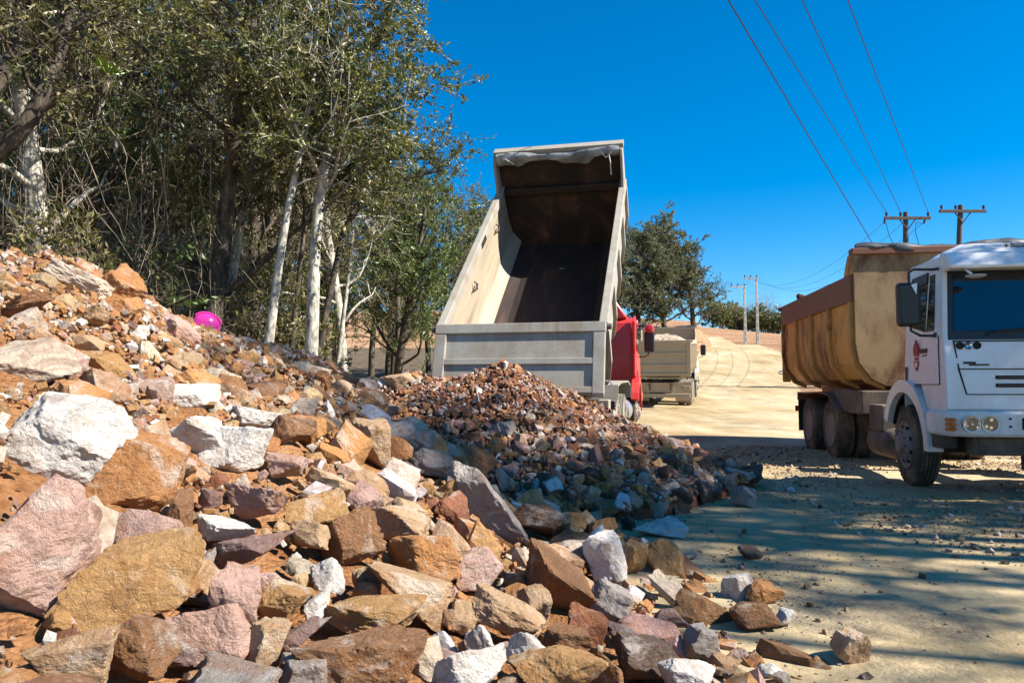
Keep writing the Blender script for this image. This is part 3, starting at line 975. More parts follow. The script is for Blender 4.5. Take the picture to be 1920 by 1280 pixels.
_wheel_cache = {}
def wheel(parent, y, side, dual=False, steer=0.0, kind='front', tyre=None, z=0.52):
    """wheel on axle position y; side = +1 right, -1 left. part 'wheel' with sub-parts tyre and rim"""
    w = empty('wheel', (side * 1.2, y, z), steer, parent)
    R0, wd = 0.52, (0.60 if dual else 0.30)
    key = (side, dual, kind, tyre.name if tyre else '')
    if key not in _wheel_cache:
        t = MB()
        offs = [0.0, 0.31] if dual else [0.0]
        for o in offs:
            x0 = -side * o
            i = -side
            prof = [(0.035, .315), (0.01, .34), (0.0, .40), (0.012, .46), (0.04, .495)]
            for gk in range(5):
                a = 0.045 + gk * 0.044
                prof += [(a, .52), (a + 0.034, .52), (a + 0.034, .503), (a + 0.044, .503)]
            prof += [(0.262, .495), (0.288, .46), (0.30, .40), (0.29, .34), (0.265, .315)]
            t.lathe([(x0 + i * a, r) for a, r in prof], (0, 0, 0), 44, 'x', close=True)
            for k in range(44):                      # shoulder lugs
                a = 2 * math.pi * k / 44
                M = Matrix.Rotation(a, 4, 'X')
                xa, xb = sorted((x0 + i * 0.018, x0 + i * 0.052))
                t.box(xa, xb, -0.021, 0.021, 0.478, 0.514, M)
        o1 = t.build('tyre', tyre or M_TYRE, w, smooth=35)
        r = MB()
        i = -side
        if kind == 'front':
            prof = [(0.03, .315), (0.0, .31), (0.02, .285), (0.055, .275), (0.03, .24), (-0.025, .19), (-0.035, .135), (-0.06, .125), (-0.085, .10), (-0.095, .05), (-0.095, 0.0)]
        else:
            prof = [(0.03, .315), (0.0, .31), (0.02, .285), (0.06, .275), (0.15, .255), (0.165, .20), (0.165, .14), (0.05, .13), (0.03, .11), (0.02, .05), (0.02, 0.0)]
        r.lathe([(i * a, q) for a, q in prof], (0, 0, 0), 40, 'x')
        nb = 10
        for k in range(nb):
            a = 2 * math.pi * k / nb
            xx = (-0.03 if kind == 'front' else 0.165)
            p0 = Vector((i * xx, .165 * math.cos(a), .165 * math.sin(a)))
            p1 = Vector((i * (xx - 0.035), .165 * math.cos(a), .165 * math.sin(a)))
            r.cyl(p0, p1, 0.016, 0.013, 8)
        o2 = r.build('rim', M_RIM if tyre is None else tyre, w, smooth=30)
        h = MB()
        for k in range(8):                            # hand holes: raised dark discs, the shade inside put in their colour
            a = 2 * math.pi * (k + .5) / 8
            xx = (0.018 if kind == 'front' else 0.155)
            rr = .222
            c0 = Vector((i * (xx + 0.02), rr * math.cos(a), rr * math.sin(a)))
            c1 = Vector((i * (xx - 0.022), rr * math.cos(a), rr * math.sin(a)))
            h.cyl(c0, c1, 0.027, 0.027, 12)
        o3 = h.build('hand_hole_disc', M_HOLE, w)
        _wheel_cache[key] = (o1, o2, o3)
    else:
        for o in _wheel_cache[key]:
            c = o.copy()
            COL.objects.link(c)
            c.parent = w
    return w

IN = [(0, 0), (0.78, 0), (0.98, 0.10), (1.14, 0.34), (1.18, 0.60)]       # inner half section of the dump body (x, z)
OUT = [(0, -0.06), (0.80, -0.06), (1.01, 0.045), (1.19, 0.31), (1.235, 0.60)]
def dump_body(root, loc, tilt, L, hs, hh, mats, ribs=5, gate_swing=None, ngate=3, gate_h=1.08, tarp='roll'):
    side_m, in_m, floor_m, rail_m, front_m, gate_m = mats
    b = empty('dump_body', loc, 0, root)
    b.rotation_euler = (tilt, 0, 0)
    m = MB()
    poly = [(-q[0], q[1]) for q in IN[1:3]][::-1] + IN[1:3] + OUT[1:3][::-1] + [(-q[0], q[1]) for q in OUT[1:3]]
    m.prism(poly, 'y', 0, L)
    m.build('floor', floor_m, b)
    for s in (-1, 1):
        a = [(s * x, z) for x, z in IN[2:]] + [(s * 1.19, hs - .1)]
        o = [(s * x, z) for x, z in OUT[2:]] + [(s * 1.235, hs - .1)]
        am = [((p[0] + q[0]) / 2, (p[1] + q[1]) / 2) for p, q in zip(a, o)]
        MB().strip(a, am, 'y', 0.002, L).build('inner_side', in_m, b)
        MB().strip(am, o, 'y', 0.002, L).build('side_wall', side_m, b)
        x0, x1 = sorted((s * 1.16, s * 1.285))
        MB().box(x0, x1, 0.0, L - .01, hs - .42 if rail_m is M_RAIL else hs - .16, hs).build('top_rail', rail_m, b, bevel=0.012)
        for k in range(ribs):
            y = 0.06 + (L - 0.16) * k / (ribs - 1)
            pin = [(s * x, z) for x, z in OUT[1:]] + [(s * 1.235, hs - (.42 if rail_m is M_RAIL else .16))]
            pout = [(s * (x + .0), z - .07) for x, z in OUT[1:2]] + [(s * (x + .055), z - .05) for x, z in OUT[2:4]] + [(s * 1.295, .60), (s * 1.295, hs - (.42 if rail_m is M_RAIL else .16))]
            rb = MB().strip(pin, pout, 'y', y - .055, y + .055).build('rib', side_m, b, bevel=0.008)
    # front wall
    sec = [(-q[0], q[1]) for q in IN[1:]][::-1] + IN[1:]
    fw = [(-1.235, hh)] + [(-q[0], q[1]) for q in OUT[1:]][::-1] + OUT[1:] + [(1.235, hh)]
    MB().prism(fw, 'y', L - .04, L + .04).build('front_wall', front_m, b)
    MB().box(-1.27, 1.27, L - .10, L + .09, hh - .02, hh + .08).build('head_beam', rail_m if rail_m is M_RAIL else gate_m, b, bevel=0.01)
    MB().box(-1.15, 1.15, L - .17, L - .04, hs - .16, hs - .02).build('inner_ledge', floor_m, b, bevel=0.02)
    for s in (-1, 1):
        pts = [(L + .03, hs), (L - .42, hs), (L - .36, hs + .12), (L - .28, hh - .1), (L - .2, hh), (L + .03, hh)]
        x0, x1 = sorted((s * 1.21, s * 1.26))
        MB().prism(pts, 'x', x0, x1).build('wing_plate', side_m, b, bevel=0.01)
    # tailgate, hinged at the top of the rear end
    g = empty('tailgate', (0, 0, 0), 0, root)
    Mg = Matrix.Translation(loc) @ Matrix.Rotation(tilt, 4, 'X') @ Matrix.Translation((0, -0.03, hs - .03)) @ Matrix.Rotation(gate_swing or 0.0, 4, 'X')
    g.location = Mg.to_translation()
    g.rotation_euler = Mg.to_euler()
    MB().box(-1.19, 1.19, -.03, 0.0, -gate_h, -.02).build('gate_panel', gate_m, g)
    MB().box(-1.27, 1.27, -.075, .03, -.125, 0.03).build('gate_beam', gate_m, g, bevel=0.012)
    for k in range(1, ngate):
        z = -gate_h * k / (ngate - 1) * (0.98 if k == ngate - 1 else 1) + (0.05 if k == ngate - 1 else -.03)
        MB().box(-1.1, 1.1, -.066, -.031, z - .05, z + .045).build('gate_beam', gate_m, g, bevel=0.01)
    for s in (-1, 1):
        x0, x1 = sorted((s * 1.09, s * 1.262))
        MB().prism([(-.07, -.127), (.02, -.127), (.02, -gate_h + .1), (-.03, -gate_h - .04), (-.07, -gate_h + .02)], 'x', x0, x1).build('gate_post', gate_m, g, bevel=0.012)
        MB().cyl((s * 1.25, .02, -.02), (s * 1.34, .02, -.02), .045, .045, 12).build('hinge', M_CHASSIS, g)
        MB().tube([(s * 1.24, -.04, -gate_h + .2), (s * 1.33, -.03, -gate_h + .2), (s * 1.36, .0, -gate_h + .17), (s * 1.33, .03, -gate_h + .14), (s * 1.25, .02, -gate_h + .14)], .012, 6).build('latch', M_BRIGHT, g)
    if tarp:
        rr = random.Random(5)
        rows, n = [], 14
        m = MB()
        vs, nx = [], 70
        for i in range(nx + 1):
            x = -1.2 + 2.4 * i / nx
            e = (0.085 if tarp == 'roll' else 0.07) + 0.016 * math.sin(i * .13 + 1) + 0.008 * math.sin(i * .41)
            sag = 0.025 * math.sin(i * .11 + .4)
            cy = L - .14 if tarp == 'roll' else L + .02
            for k in range(n):
                a = 2 * math.pi * k / n
                fold = 1 + .10 * math.sin(i * .23 + k * 1.7) + .06 * math.sin(i * .55 + k * 2.6)
                lo = (1.25 + .45 * math.sin(i * .17) + .25 * math.sin(i * .47 + 2)) if (math.sin(a) < -.5 and tarp == 'roll') else 1.0
                vs.append((x, cy + math.cos(a) * e * .9 * fold, hh + (.0 if tarp == 'roll' else .13) - .06 + sag + math.sin(a) * e * fold * lo))
        fs = [(i * n + k, i * n + (k + 1) % n, (i + 1) * n + (k + 1) % n, (i + 1) * n + k) for i in range(nx) for k in range(n)]
        fs += [tuple(range(n)), tuple(range(nx * n, nx * n + n))]
        m.add(vs, fs).build('rolled_tarp', M_TARP if tarp == 'roll' else M_TARPD, b, smooth=60)
    return b

def chassis(root, back=-6.55, sub=1.13):
    for s in (-1, 1):
        MB().box(s * .43 - .04, s * .43 + .04, back, 1.05, .72, .98).build('chassis_rail', M_CHASSIS, root, bevel=0.01)
    for y in (-6.4, -5.4, -4.2, -2.8, -1.4, 0.2):
        MB().box(-.39, .39, y - .05, y + .05, .78, .94).build('cross_member', M_CHASSIS, root)
    for y in (-4.94, -3.44, 0):
        m = MB().cyl((-1.0, y, .52), (1.0, y, .52), .075, .075, 12)
        if y < -1: m.lathe([(-.22, .06), (-.16, .17), (0, .22), (.16, .17), (.22, .06)], (0, y, .52), 16, 'x')
        m.build('axle', M_CHASSIS, root, smooth=40)
        for s in (-1, 1):
            MB().box(s * .43 - .05, s * .43 + .05, y - .55, y + .55, .60, .70).build('leaf_spring', M_CHASSIS, root, bevel=0.01)

def cab(root, body, tall=False, glass=M_GLASS, visor=True, deflector=True, trim=True):
    """cab over the front axle: y 0.05..1.33"""
    c = empty('cab', (0, 0, 0), 0, root)
    prof = [(0.07, 1.00), (0.07, 2.68), (0.20, 2.80), (1.02, 2.80), (1.14, 2.68), (1.27, 1.86), (1.33, 1.55), (1.335, 1.02), (1.25, 0.96), (0.80, 0.96), (0.62, 1.30), (0.15, 1.36), (0.09, 1.30)]
    wt = lambda z: 1.215 - max(0, z - 1.86) * 0.095
    m = MB()
    vs = [(-wt(z), y, z) for y, z in prof] + [(wt(z), y, z) for y, z in prof]
    k = len(prof)
    fs = [tuple(range(k)), tuple(range(2 * k - 1, k - 1, -1))] + [(i, i + k, (i + 1) % k + k, (i + 1) % k) for i in range(k)]
    m.add(vs, fs)
    m.build('cab_shell', body, c, bevel=0.045, smooth=50)
    # windscreen and its black surround, standing 3 mm proud of the raked front
    def fr(y0, z0, y1, z1, xa0, xa1, off):                    # sloping panel between two heights on the front
        d = Vector((0, z1 - z0, -(y1 - y0))).normalized()
        return [(-xa0, y0 + d.y * off, z0 + d.z * off), (xa0, y0 + d.y * off, z0 + d.z * off), (xa1, y1 + d.y * off, z1 + d.z * off), (-xa1, y1 + d.y * off, z1 + d.z * off)]
    yz = lambda z: 1.27 + (1.86 - z) * 0.1585
    a, b_ = fr(yz(1.80), 1.80, yz(2.66), 2.66, 1.165, 1.09, .004), fr(yz(1.80), 1.80, yz(2.66), 2.66, 1.165, 1.09, -.03)
    MB().hexa(a + b_).build('windscreen_surround', M_BLACK, c, bevel=0.006)
    a, b_ = fr(yz(1.90), 1.90, yz(2.56), 2.56, 1.10, 1.035, .012), fr(yz(1.90), 1.90, yz(2.56), 2.56, 1.10, 1.035, -.02)
    MB().hexa(a + b_).build('windscreen', glass, c, bevel=0.004)
    for x0, x1 in ((.75, .10), (-.1, -.75)):
        w = MB().tube([(x0, yz(1.86) + .035, 1.86), (x0 - .1, yz(1.9) + .045, 1.90), (x1 - .05, yz(1.96) + .03, 1.955)], .012, 6)
        w.build('wiper', M_BLACK, c)
    for s in (-1, 1):
        X = lambda z, o=0: s * (wt(z) + o)
        def sidep(name, pts, o0, o1, mat, bev=0.004):
            vs = [(X(z, o0), y, z) for y, z in pts] + [(X(z, o1), y, z) for y, z in pts]
            k = len(pts)
            return MB().add(vs, [tuple(range(k)), tuple(range(2 * k - 1, k - 1, -1))] + [(i, i + k, (i + 1) % k + k, (i + 1) % k) for i in range(k)]).build(name, mat, d, bevel=bev)
        d = empty('door', (0, 0, 0), 0, root)
        sidep('door_skin', [(0.13, 1.30), (0.115, 2.62), (0.22, 2.70), (1.0, 2.70), (1.09, 2.55), (1.16, 1.86), (1.16, 1.30)], -.01, .009, body, 0.008)
        sidep('window', [(0.30, 2.02), (0.285, 2.50), (0.33, 2.58), (0.80, 2.60), (0.80, 1.92)], .0, .013, glass)
        sidep('quarter_window', [(0.84, 1.92), (0.84, 2.60), (0.99, 2.60), (1.05, 2.1), (1.065, 1.92)], .0, .013, glass)
        sidep('wind_deflector', [(0.27, 2.40), (0.275, 2.54), (0.34, 2.63), (0.80, 2.645), (0.80, 2.52), (0.42, 2.50)], .014, .03, M_BLACK)
        sidep('seal', [(0.13, 1.290), (0.13, 1.296), (1.16, 1.296), (1.16, 1.290)], .0, .011, M_BLACK, 0)
        sidep('seal', [(1.163, 1.29), (1.163, 1.86), (1.169, 1.86), (1.169, 1.29)], .0, .0105, M_BLACK, 0)
        if trim:
            sidep('door_handle', [(0.18, 1.35), (0.18, 1.52), (0.235, 1.52), (0.235, 1.35)], .009, .022, M_BLACK, 0.006)
    # front: bonnet panel joints, grille slots, lamps
    F0 = 1.338
    yf = lambda z: F0 if z < 1.55 else F0 - (z - 1.55) * 0.19
    for pts in ([(-1.10, 1.795), (1.10, 1.795), (1.10, 1.78), (-1.10, 1.78)], [(-1.07, 1.475), (1.07, 1.475), (1.07, 1.463), (-1.07, 1.463)], [(-1.0, 1.19), (1.0, 1.19), (1.0, 1.178), (-1.0, 1.178)]):
        MB().add([(x, yf(z) + .001, z) for x, z in pts] + [(x, yf(z) - .02, z) for x, z in pts], [(0, 1, 2, 3), (7, 6, 5, 4), (0, 4, 5, 1), (1, 5, 6, 2), (2, 6, 7, 3), (3, 7, 4, 0)]).build('panel_gap', M_HOLE, c)
    for s in (-1, 1):
        MB().add([(s * 1.115, yf(1.795) + .001, 1.795), (s * 1.10, yf(1.795) + .001, 1.795), (s * 1.072, yf(1.47) + .0015, 1.47), (s * 1.088, yf(1.47) + .0015, 1.47),
                  (s * 1.115, yf(1.795) - .02, 1.795), (s * 1.10, yf(1.795) - .02, 1.795), (s * 1.072, yf(1.47) - .02, 1.47), (s * 1.088, yf(1.47) - .02, 1.47)], [(0, 1, 2, 3), (7, 6, 5, 4), (0, 4, 5, 1), (1, 5, 6, 2), (2, 6, 7, 3), (3, 7, 4, 0)]).build('panel_gap', M_HOLE, c)
        MB().add([(s * 1.088, F0 + .0012, 1.47), (s * 1.072, F0 + .0012, 1.47), (s * 1.0, F0 + .0012, 1.185), (s * 1.015, F0 + .0012, 1.185),
                  (s * 1.088, F0 - .02, 1.47), (s * 1.072, F0 - .02, 1.47), (s * 1.0, F0 - .02, 1.185), (s * 1.015, F0 - .02, 1.185)], [(0, 1, 2, 3), (7, 6, 5, 4), (0, 4, 5, 1), (1, 5, 6, 2), (2, 6, 7, 3), (3, 7, 4, 0)]).build('panel_gap', M_HOLE, c)
    for z in (1.375, 1.285):
        gs = MB()
        gs.box(-.70, .70, F0 - .02, F0 + .004, z - .022, z + .022)
        g = gs.build('grille_slot', M_HOLE, c, bevel=0.004)
        MB().box(-.68, .68, F0 + .004, F0 + .012, z - .006, z + .006).build('grille_bar', M_CHASSIS, c)
    # bumper
    bp = [(1.0, .74), (1.0, 1.0), (1.34, 1.0), (1.46, .97), (1.48, .80), (1.44, .72), (1.2, .70)]
    bm_ = MB()
    n_ = 7
    # wrap-round bumper: plan outline swept in height
    plan = [(-1.26, .82), (-1.27, 1.22), (-1.20, 1.40), (-1.0, 1.475), (0, 1.50), (1.0, 1.475), (1.20, 1.40), (1.27, 1.22), (1.26, .82), (1.14, .82), (1.14, 1.1), (-1.14, 1.1), (-1.14, .82)]
    bm_.prism(plan, 'z', .715, 1.0)
    bu = bm_.build('bumper', body, c, bevel=0.035, smooth=50)
    for s in (-1, 1):
        for x in (1.03, .84):
            yb = 1.47 + (1.0 - x) * .02
            hl = MB().lathe([(0.0, 0.0), (0.012, .05), (0.022, .078)], (s * x, yb - .006, .86), 24, 'y').build('headlight', M_LAMP, c, smooth=60)
            MB().lathe([(-.01, .078), (.026, .080), (.028, .092), (-.01, .094)], (s * x, yb - .006, .86), 24, 'y', close=True).build('headlight_ring', M_BRIGHT, c, smooth=40)
        for k in range(3):
            M = Matrix.Translation((s * 1.215, 1.41, .80 + .052 * k)) @ Matrix.Rotation(-s * .75, 4, 'Z')
            MB().box(-.055, .055, -.02, .03, -.02, .02, M).build('turn_signal', M_ORANGE, c, bevel=0.01)
        MB().box(s * .40 - .12, s * .40 + .12, 1.46, 1.503, .80, .93).build('fog_recess', M_HOLE, c, bevel=0.01)  # recess shade painted as a dark block on the bumper face
        MB().lathe([(0, 0), (.01, .03), (.012, .045)], (s * .40, 1.505, .865), 16, 'y').build('fog_lamp', M_LAMP, c)
        for z in (.835, .92):
            MB().cyl((s * .64, 1.46, z), (s * .64, 1.502, z), .012, .012, 10).build('bolt', M_HOLE, c)
        # fender arch over the front wheel
        po, pi_ = [], []
        for t in np.linspace(2.75, -0.02, 14):
            po.append((0.15 + .83 * math.cos(t) * (0.86 if t > 1.57 else .92), .52 + .84 * math.sin(t)))
            pi_.append((0.15 + .66 * math.cos(t) * (0.9 if t > 1.57 else .98), .52 + .68 * math.sin(t)))
        x0, x1 = sorted((s * 1.10, s * 1.275))
        MB().strip(po, pi_, 'x', x0, x1).build('fender', body, c, smooth=30)
        MB().strip(pi_, [(q[0] * .97, q[1] - .02) for q in pi_], 'x', *sorted((s * .72, s * 1.2))).build('wheel_well', M_BLACK, c, smooth=40)
        MB().box(*sorted((s * 1.02, s * 1.22)), .78, 1.1, .56, .72).build('step', M_CHASSIS, c, bevel=0.015)
        # mirrors
        mi = empty('mirror', (0, 0, 0), 0, root)
        MB().box(*sorted((s * 1.34, s * 1.60)), .93, 1.06, 1.98, 2.50).build('mirror_head', M_BLACK, mi, bevel=0.04)
        MB().tube([(s * 1.10, 1.06, 2.66), (s * 1.2, 1.02, 2.65), (s * 1.40, 1.0, 2.66), (s * 1.455, 1.0, 2.62), (s * 1.46, 1.0, 2.3)], .016, 8).build('mirror_arm', M_BLACK, mi, smooth=40)
        MB().tube([(s * 1.46, 1.0, 2.1), (s * 1.45, 1.0, 1.93), (s * 1.36, 1.03, 1.87), (s * 1.19, 1.1, 1.86)], .016, 8).build('mirror_arm', M_BLACK, mi, smooth=40)
        MB().box(*sorted((s * 1.185, s * 1.235)), 1.06, 1.14, 1.84, 1.90).build('mirror_bracket', M_BLACK, mi, bevel=0.01)
        MB().add([(s * 1.39, 1.075, 2.49), (s * 1.46, 1.075, 2.47), (s * 1.405, 1.075, 2.35), (s * 1.39, 1.07, 2.49), (s * 1.46, 1.07, 2.47), (s * 1.405, 1.07, 2.35)], [(0, 1, 2), (5, 4, 3), (0, 3, 4, 1), (1, 4, 5, 2), (2, 5, 3, 0)]).build('mirror_glint', M_BRIGHT, mi)  # highlight modelled as a bright triangle on the mirror head
    # radiator guard under the bumper
    MB().box(-.95, .95, 1.10, 1.32, .50, .70).build('radiator_guard', M_CHASSIS, c, bevel=0.02)
    for k in range(5):
        MB().box(-.9, .9, 1.32, 1.335, .52 + .036 * k, .54 + .036 * k).build('guard_bar', M_CHASSIS, c)
    MB().cyl((0.35, 1.2, .5), (0.35, 1.2, .34), .05, .05, 10).build('tow_lug', M_CHASSIS, c)
    if visor:
        v = [(1.10, 2.70), (1.20, 2.60), (1.44, 2.60), (1.455, 2.63), (1.30, 2.79), (1.16, 2.83)]
        vs = [(-1.17, y, z) for y, z in v] + [(1.17, y, z) for y, z in v]
        k = len(v)
        MB().add(vs, [tuple(range(k)), tuple(range(2 * k - 1, k - 1, -1))] + [(i, i + k, (i + 1) % k + k, (i + 1) % k) for i in range(k)]).build('sun_visor', body, c, bevel=0.03, smooth=50)
        mr = MB().tube([(1.0, 1.38, 2.60), (1.0, 1.44, 2.56), (.97, 1.47, 2.53)], .012, 6)
        mr.lathe([(-.02, 0), (-.015, .06), (0, .105), (.012, .10), (.014, 0)], (.93, 1.48, 2.50), 20, 'z')
        mr.build('kerb_mirror', paint('light_grey_plastic', (.55, .55, .53), .5), c, smooth=50)
    if deflector:
        N = 14
        vs, fs = [], []
        secs = [(1.12, .0), (1.02, .10), (.85, .19), (.55, .235), (.2, .22), (.12, .0)]
        xs_ = np.linspace(-1, 1, 29)
        for (y, h) in secs:
            for x in xs_:
                t = abs(x)
                hh_ = h * (1 - max(0, t - .62) ** 1.5 * 4.2) if t < .999 else 0
                flute = -.022 * math.exp(-((t - .74) / .03) ** 2) - .022 * math.exp(-((t - .86) / .03) ** 2)
                vs.append((x * 1.06, y, 2.79 + max(0, hh_ + (flute if h > .05 else 0))))
        nx = len(xs_)
        for i in range(len(secs) - 1):
            for j in range(nx - 1):
                fs.append((i * nx + j, i * nx + j + 1, (i + 1) * nx + j + 1, (i + 1) * nx + j))
        MB().add(vs, fs).build('roof_cowl', body, c, smooth=50)
    return c

def text(parent, s, size, loc, rot, mat, name='lettering', extr=0.002, bold=0.0, shear=0.0, sx=1.0):
    cu = bpy.data.curves.new(name, 'FONT')
    cu.body = s
    cu.size = size
    cu.extrude = extr
    cu.offset = bold
    cu.shear = shear
    cu.align_x = 'CENTER'
    cu.align_y = 'CENTER'
    cu.materials.append(mat)
    tmp = bpy.data.objects.new('tmp', cu)
    me = bpy.data.meshes.new_from_object(tmp)
    me.name = name
    bpy.data.objects.remove(tmp)
    bpy.data.curves.remove(cu)
    if not me.materials: me.materials.append(mat)
    o = link(name, me, parent)
    o.location = loc
    o.rotation_euler = rot
    o.scale = (sx, 1, 1)
    return o
def heap(name, mat, x, y0, y1, base, top, seed, lumps=1.0):
    gx, gy = np.meshgrid(np.linspace(-x, x, 40), np.linspace(y0, y1, 70))
    u, v = gx / x, (gy - y0) / (y1 - y0) * 2 - 1
    z = base + (top - base) * np.clip(1 - np.abs(u) ** 3, 0, 1) * np.clip(1 - np.abs(v) ** 4, 0, 1)
    P = np.stack([gx, gy, z], -1)
    z = z + 0.13 * lumps * fbm(P * 2.1, seed, 5, 0.65)
    nx, ny = 40, 70
    i = np.arange(nx * ny).reshape(ny, nx)
    qd = np.stack([i[:-1, :-1], i[:-1, 1:], i[1:, 1:], i[1:, :-1]], -1).reshape(-1, 4)
    return link(name, np_mesh(name, np.stack([gx, gy, z], -1).reshape(-1, 3), quads=qd, mat=mat))

# ---------------- white loaded truck on the right
PH = 2.99990107
fwd = Vector((-math.sin(PH), math.cos(PH), 0)); rgt = Vector((math.cos(PH), math.sin(PH), 0))
w0 = Vector((5.11539, 9.70052, 0)) - rgt * 1.2
TW_ = empty('dump_truck', (w0.x, w0.y, 0.0), PH)
tag(TW_, 'white dump truck with rusty yellow loaded body facing the camera', 'truck', 'dump trucks')
TW_.rotation_euler = (R(-0.3), 0, PH)
chassis(TW_)
wheel(TW_, 0, 1, steer=R(-4)); wheel(TW_, 0, -1, steer=R(-4))
for y in (-3.44, -4.94):
    for s in (1, -1): wheel(TW_, y, s, dual=True, kind='rear')
cw = cab(TW_, M_WHITE)
bw = dump_body(TW_, (0, -6.75, 1.33), 0, 4.95, 1.68, 2.0, (M_RUSTBOX, M_RAIL, M_RAIL, M_RAIL, M_FRONTW, M_RUSTBOX), ribs=5, gate_h=1.6, tarp='top')
MB().box(-.55, .55, -6.4, -1.85, .99, 1.265).build('subframe', M_RAIL, TW_, bevel=0.01)
m = MB()
for k in range(4): m.cyl((.545, -5.2 + k * .55, 1.13), (.556, -5.2 + k * .55, 1.13), .05, .05, 14)
m.build('frame_hole', M_HOLE, TW_)  # holes painted as dark discs on the frame face
for s in (1, -1):
    xs2 = sorted((s * .62, s * 1.24))
    fe = MB().strip([(-5.62, .98), (-5.60, 1.14), (-4.9, 1.13), (-4.3, 1.16), (-3.9, 1.16), (-3.62, 1.14)], [(-5.60, .98), (-5.575, 1.115), (-4.9, 1.105), (-4.3, 1.135), (-3.9, 1.135), (-3.62, 1.115)], 'x', *xs2)
    fe.build('rear_fender', M_RAIL, TW_)
    MB().strip([(-3.62, 1.14), (-3.35, 1.13), (-2.8, .86)], [(-3.62, 1.11), (-3.37, 1.10), (-2.82, .835)], 'x', *xs2).build('rear_fender', M_CHASSIS, TW_)
    MB().prism([(-3.62, 1.10), (-3.34, 1.10), (-2.86, .86), (-2.42, .86), (-2.42, 1.22), (-3.62, 1.22)], 'x', *sorted((s * 1.12, s * 1.14))).build('side_plate', M_CHASSIS, TW_)
    MB().box(*sorted((s * .74, s * 1.22)), -2.40, -1.62, .84, 1.20).build('tool_box', M_CHASSIS, TW_, bevel=0.02)
    MB().box(*sorted((s * .80, s * 1.15)), -1.52, -.98, .62, 1.0).build('battery_box', M_CHASSIS, TW_, bevel=0.02)
    MB().lathe([(0, 0), (.03, .15), (.06, .20), (.12, .215), (.78, .215), (.84, .20), (.87, .15), (.90, 0)], (s * .98, -1.62, .46), 24, 'y').build('air_tank', M_CHASSIS, TW_, smooth=45)
    MB().box(*sorted((s * .66, s * 1.2)), -5.72, -5.70, .35, .98).build('mud_flap', M_BLACK, TW_)
    MB().box(*sorted((s * .9, s * 1.1)), -6.45, -6.41, .72, .84).build('tail_lamp', M_REDLENS, TW_, bevel=0.01)
M_LOGO = plain('red_print', (0.42, 0.015, 0.03), .5)
M_INK = plain('black_print', (0.02, 0.02, 0.025), .5)
# door emblem (flames over a toothed wheel) and lettering on the right-hand door
dx = 1.2335
e = MB()
fl = [(.47, 1.66), (.455, 1.72), (.47, 1.77), (.485, 1.74), (.495, 1.80), (.515, 1.765), (.525, 1.845), (.545, 1.79), (.56, 1.84), (.575, 1.77), (.59, 1.80), (.60, 1.74), (.615, 1.765), (.625, 1.71), (.61, 1.66)]
e.prism(fl, 'x', dx - .012, dx)
e.prism([(.46, 1.645), (.62, 1.645), (.62, 1.655), (.46, 1.655)], 'x', dx - .012, dx)
e.prism([(.49, 1.595), (.59, 1.595), (.59, 1.63), (.49, 1.63)], 'x', dx - .012, dx)
e.prism([(.46, 1.575), (.62, 1.575), (.62, 1.582), (.46, 1.582)], 'x', dx - .012, dx)
gear = [(.47, 1.57), (.61, 1.57), (.612, 1.545), (.60, 1.535), (.60, 1.51), (.583, 1.51), (.575, 1.48), (.562, 1.487), (.555, 1.46), (.54, 1.48), (.527, 1.46), (.517, 1.487), (.503, 1.48), (.497, 1.51), (.48, 1.51), (.48, 1.535), (.466, 1.545)]
e.prism(gear, 'x', dx - .012, dx)
e.build('door_emblem', M_LOGO, TW_)
MB().prism([(.495, 1.562), (.585, 1.562), (.565, 1.515), (.54, 1.50), (.515, 1.515)], 'x', dx, dx + .0015).build('emblem_shield', M_WHITE, TW_)
RX = (R(90), 0, R(90))
# smeared door lettering: slanted dark blocks, as far as the photograph shows it
m = MB()
for k, (y, w_) in enumerate([(.66, .036), (.705, .03), (.745, .038), (.79, .026), (.825, .034)]):
    h0, h1 = 1.672 + .002 * (k % 2), 1.728 - .004 * (k % 3)
    m.prism([(y, h0), (y + w_, h0), (y + w_ + .014, h1), (y + .014, h1)], 'x', dx - .012, dx)
m.prism([(.72, 1.635), (.84, 1.639), (.85, 1.653), (.74, 1.650)], 'x', dx - .012, dx)
m.build('door_lettering', M_INK, TW_)
RF = (R(90), 0, R(180))
m = MB()
m.box(.90, 1.03, 1.33, 1.3405, 1.527, 1.553)
m.box(.76, .97, 1.33, 1.3415, 1.507, 1.526)
m.build('model_badge', M_INK, TW_, bevel=0.003)
for x, mm in ((1.045, M_HOLE), (.955, M_LAMP), (.865, M_HOLE)):
    yb = 1.338 - (1.735 - 1.55) * .19
    MB().lathe([(-.01, .044), (.008, .042), (.012, .034), (.004, 0)], (x, yb, 1.735), 20, 'y').build('air_inlet', mm, TW_, smooth=40)
MB().box(.10, .42, .995, 1.0, 2.885, 2.945, Matrix.Translation((0, .995 - .985, 0.0)) @ Matrix.Identity(4)).build('cowl_plate', plain('plate_grey', (.75, .75, .75), .4), TW_)
text(TW_, 'ROYCE', .038, (.235, 1.012, 2.928), RF, M_INK, bold=.001, sx=1.6)
text(TW_, 'CONNECT', .028, (.235, 1.012, 2.900), RF, M_INK, bold=.002, sx=1.4)
MB().lathe([(0, 0), (.001, .022), (.004, .022)], (.38, 1.010, 2.915), 4, 'y').build('plate_symbol', M_INK, TW_)
ld = heap('earth_load', M_SOIL2, 1.12, .15, 4.7, 1.2, 1.62, 3, 1.3)
ld.parent = None
ld.matrix_world = TW_.matrix_basis @ Matrix.Translation((0, -6.75, 1.33))
tag(ld, 'dark earth heaped inside the rusty body of the white truck', 'load')
cl, cf = rock_verts(555, 4, (.17, .2, .13), 4, 80, .12)
o = link('earth_clod', np_mesh('earth_clod', cl, tris=cf, mat=M_ROCK), None, TW_.matrix_basis @ Vector((.98, -5.9, 3.08)))
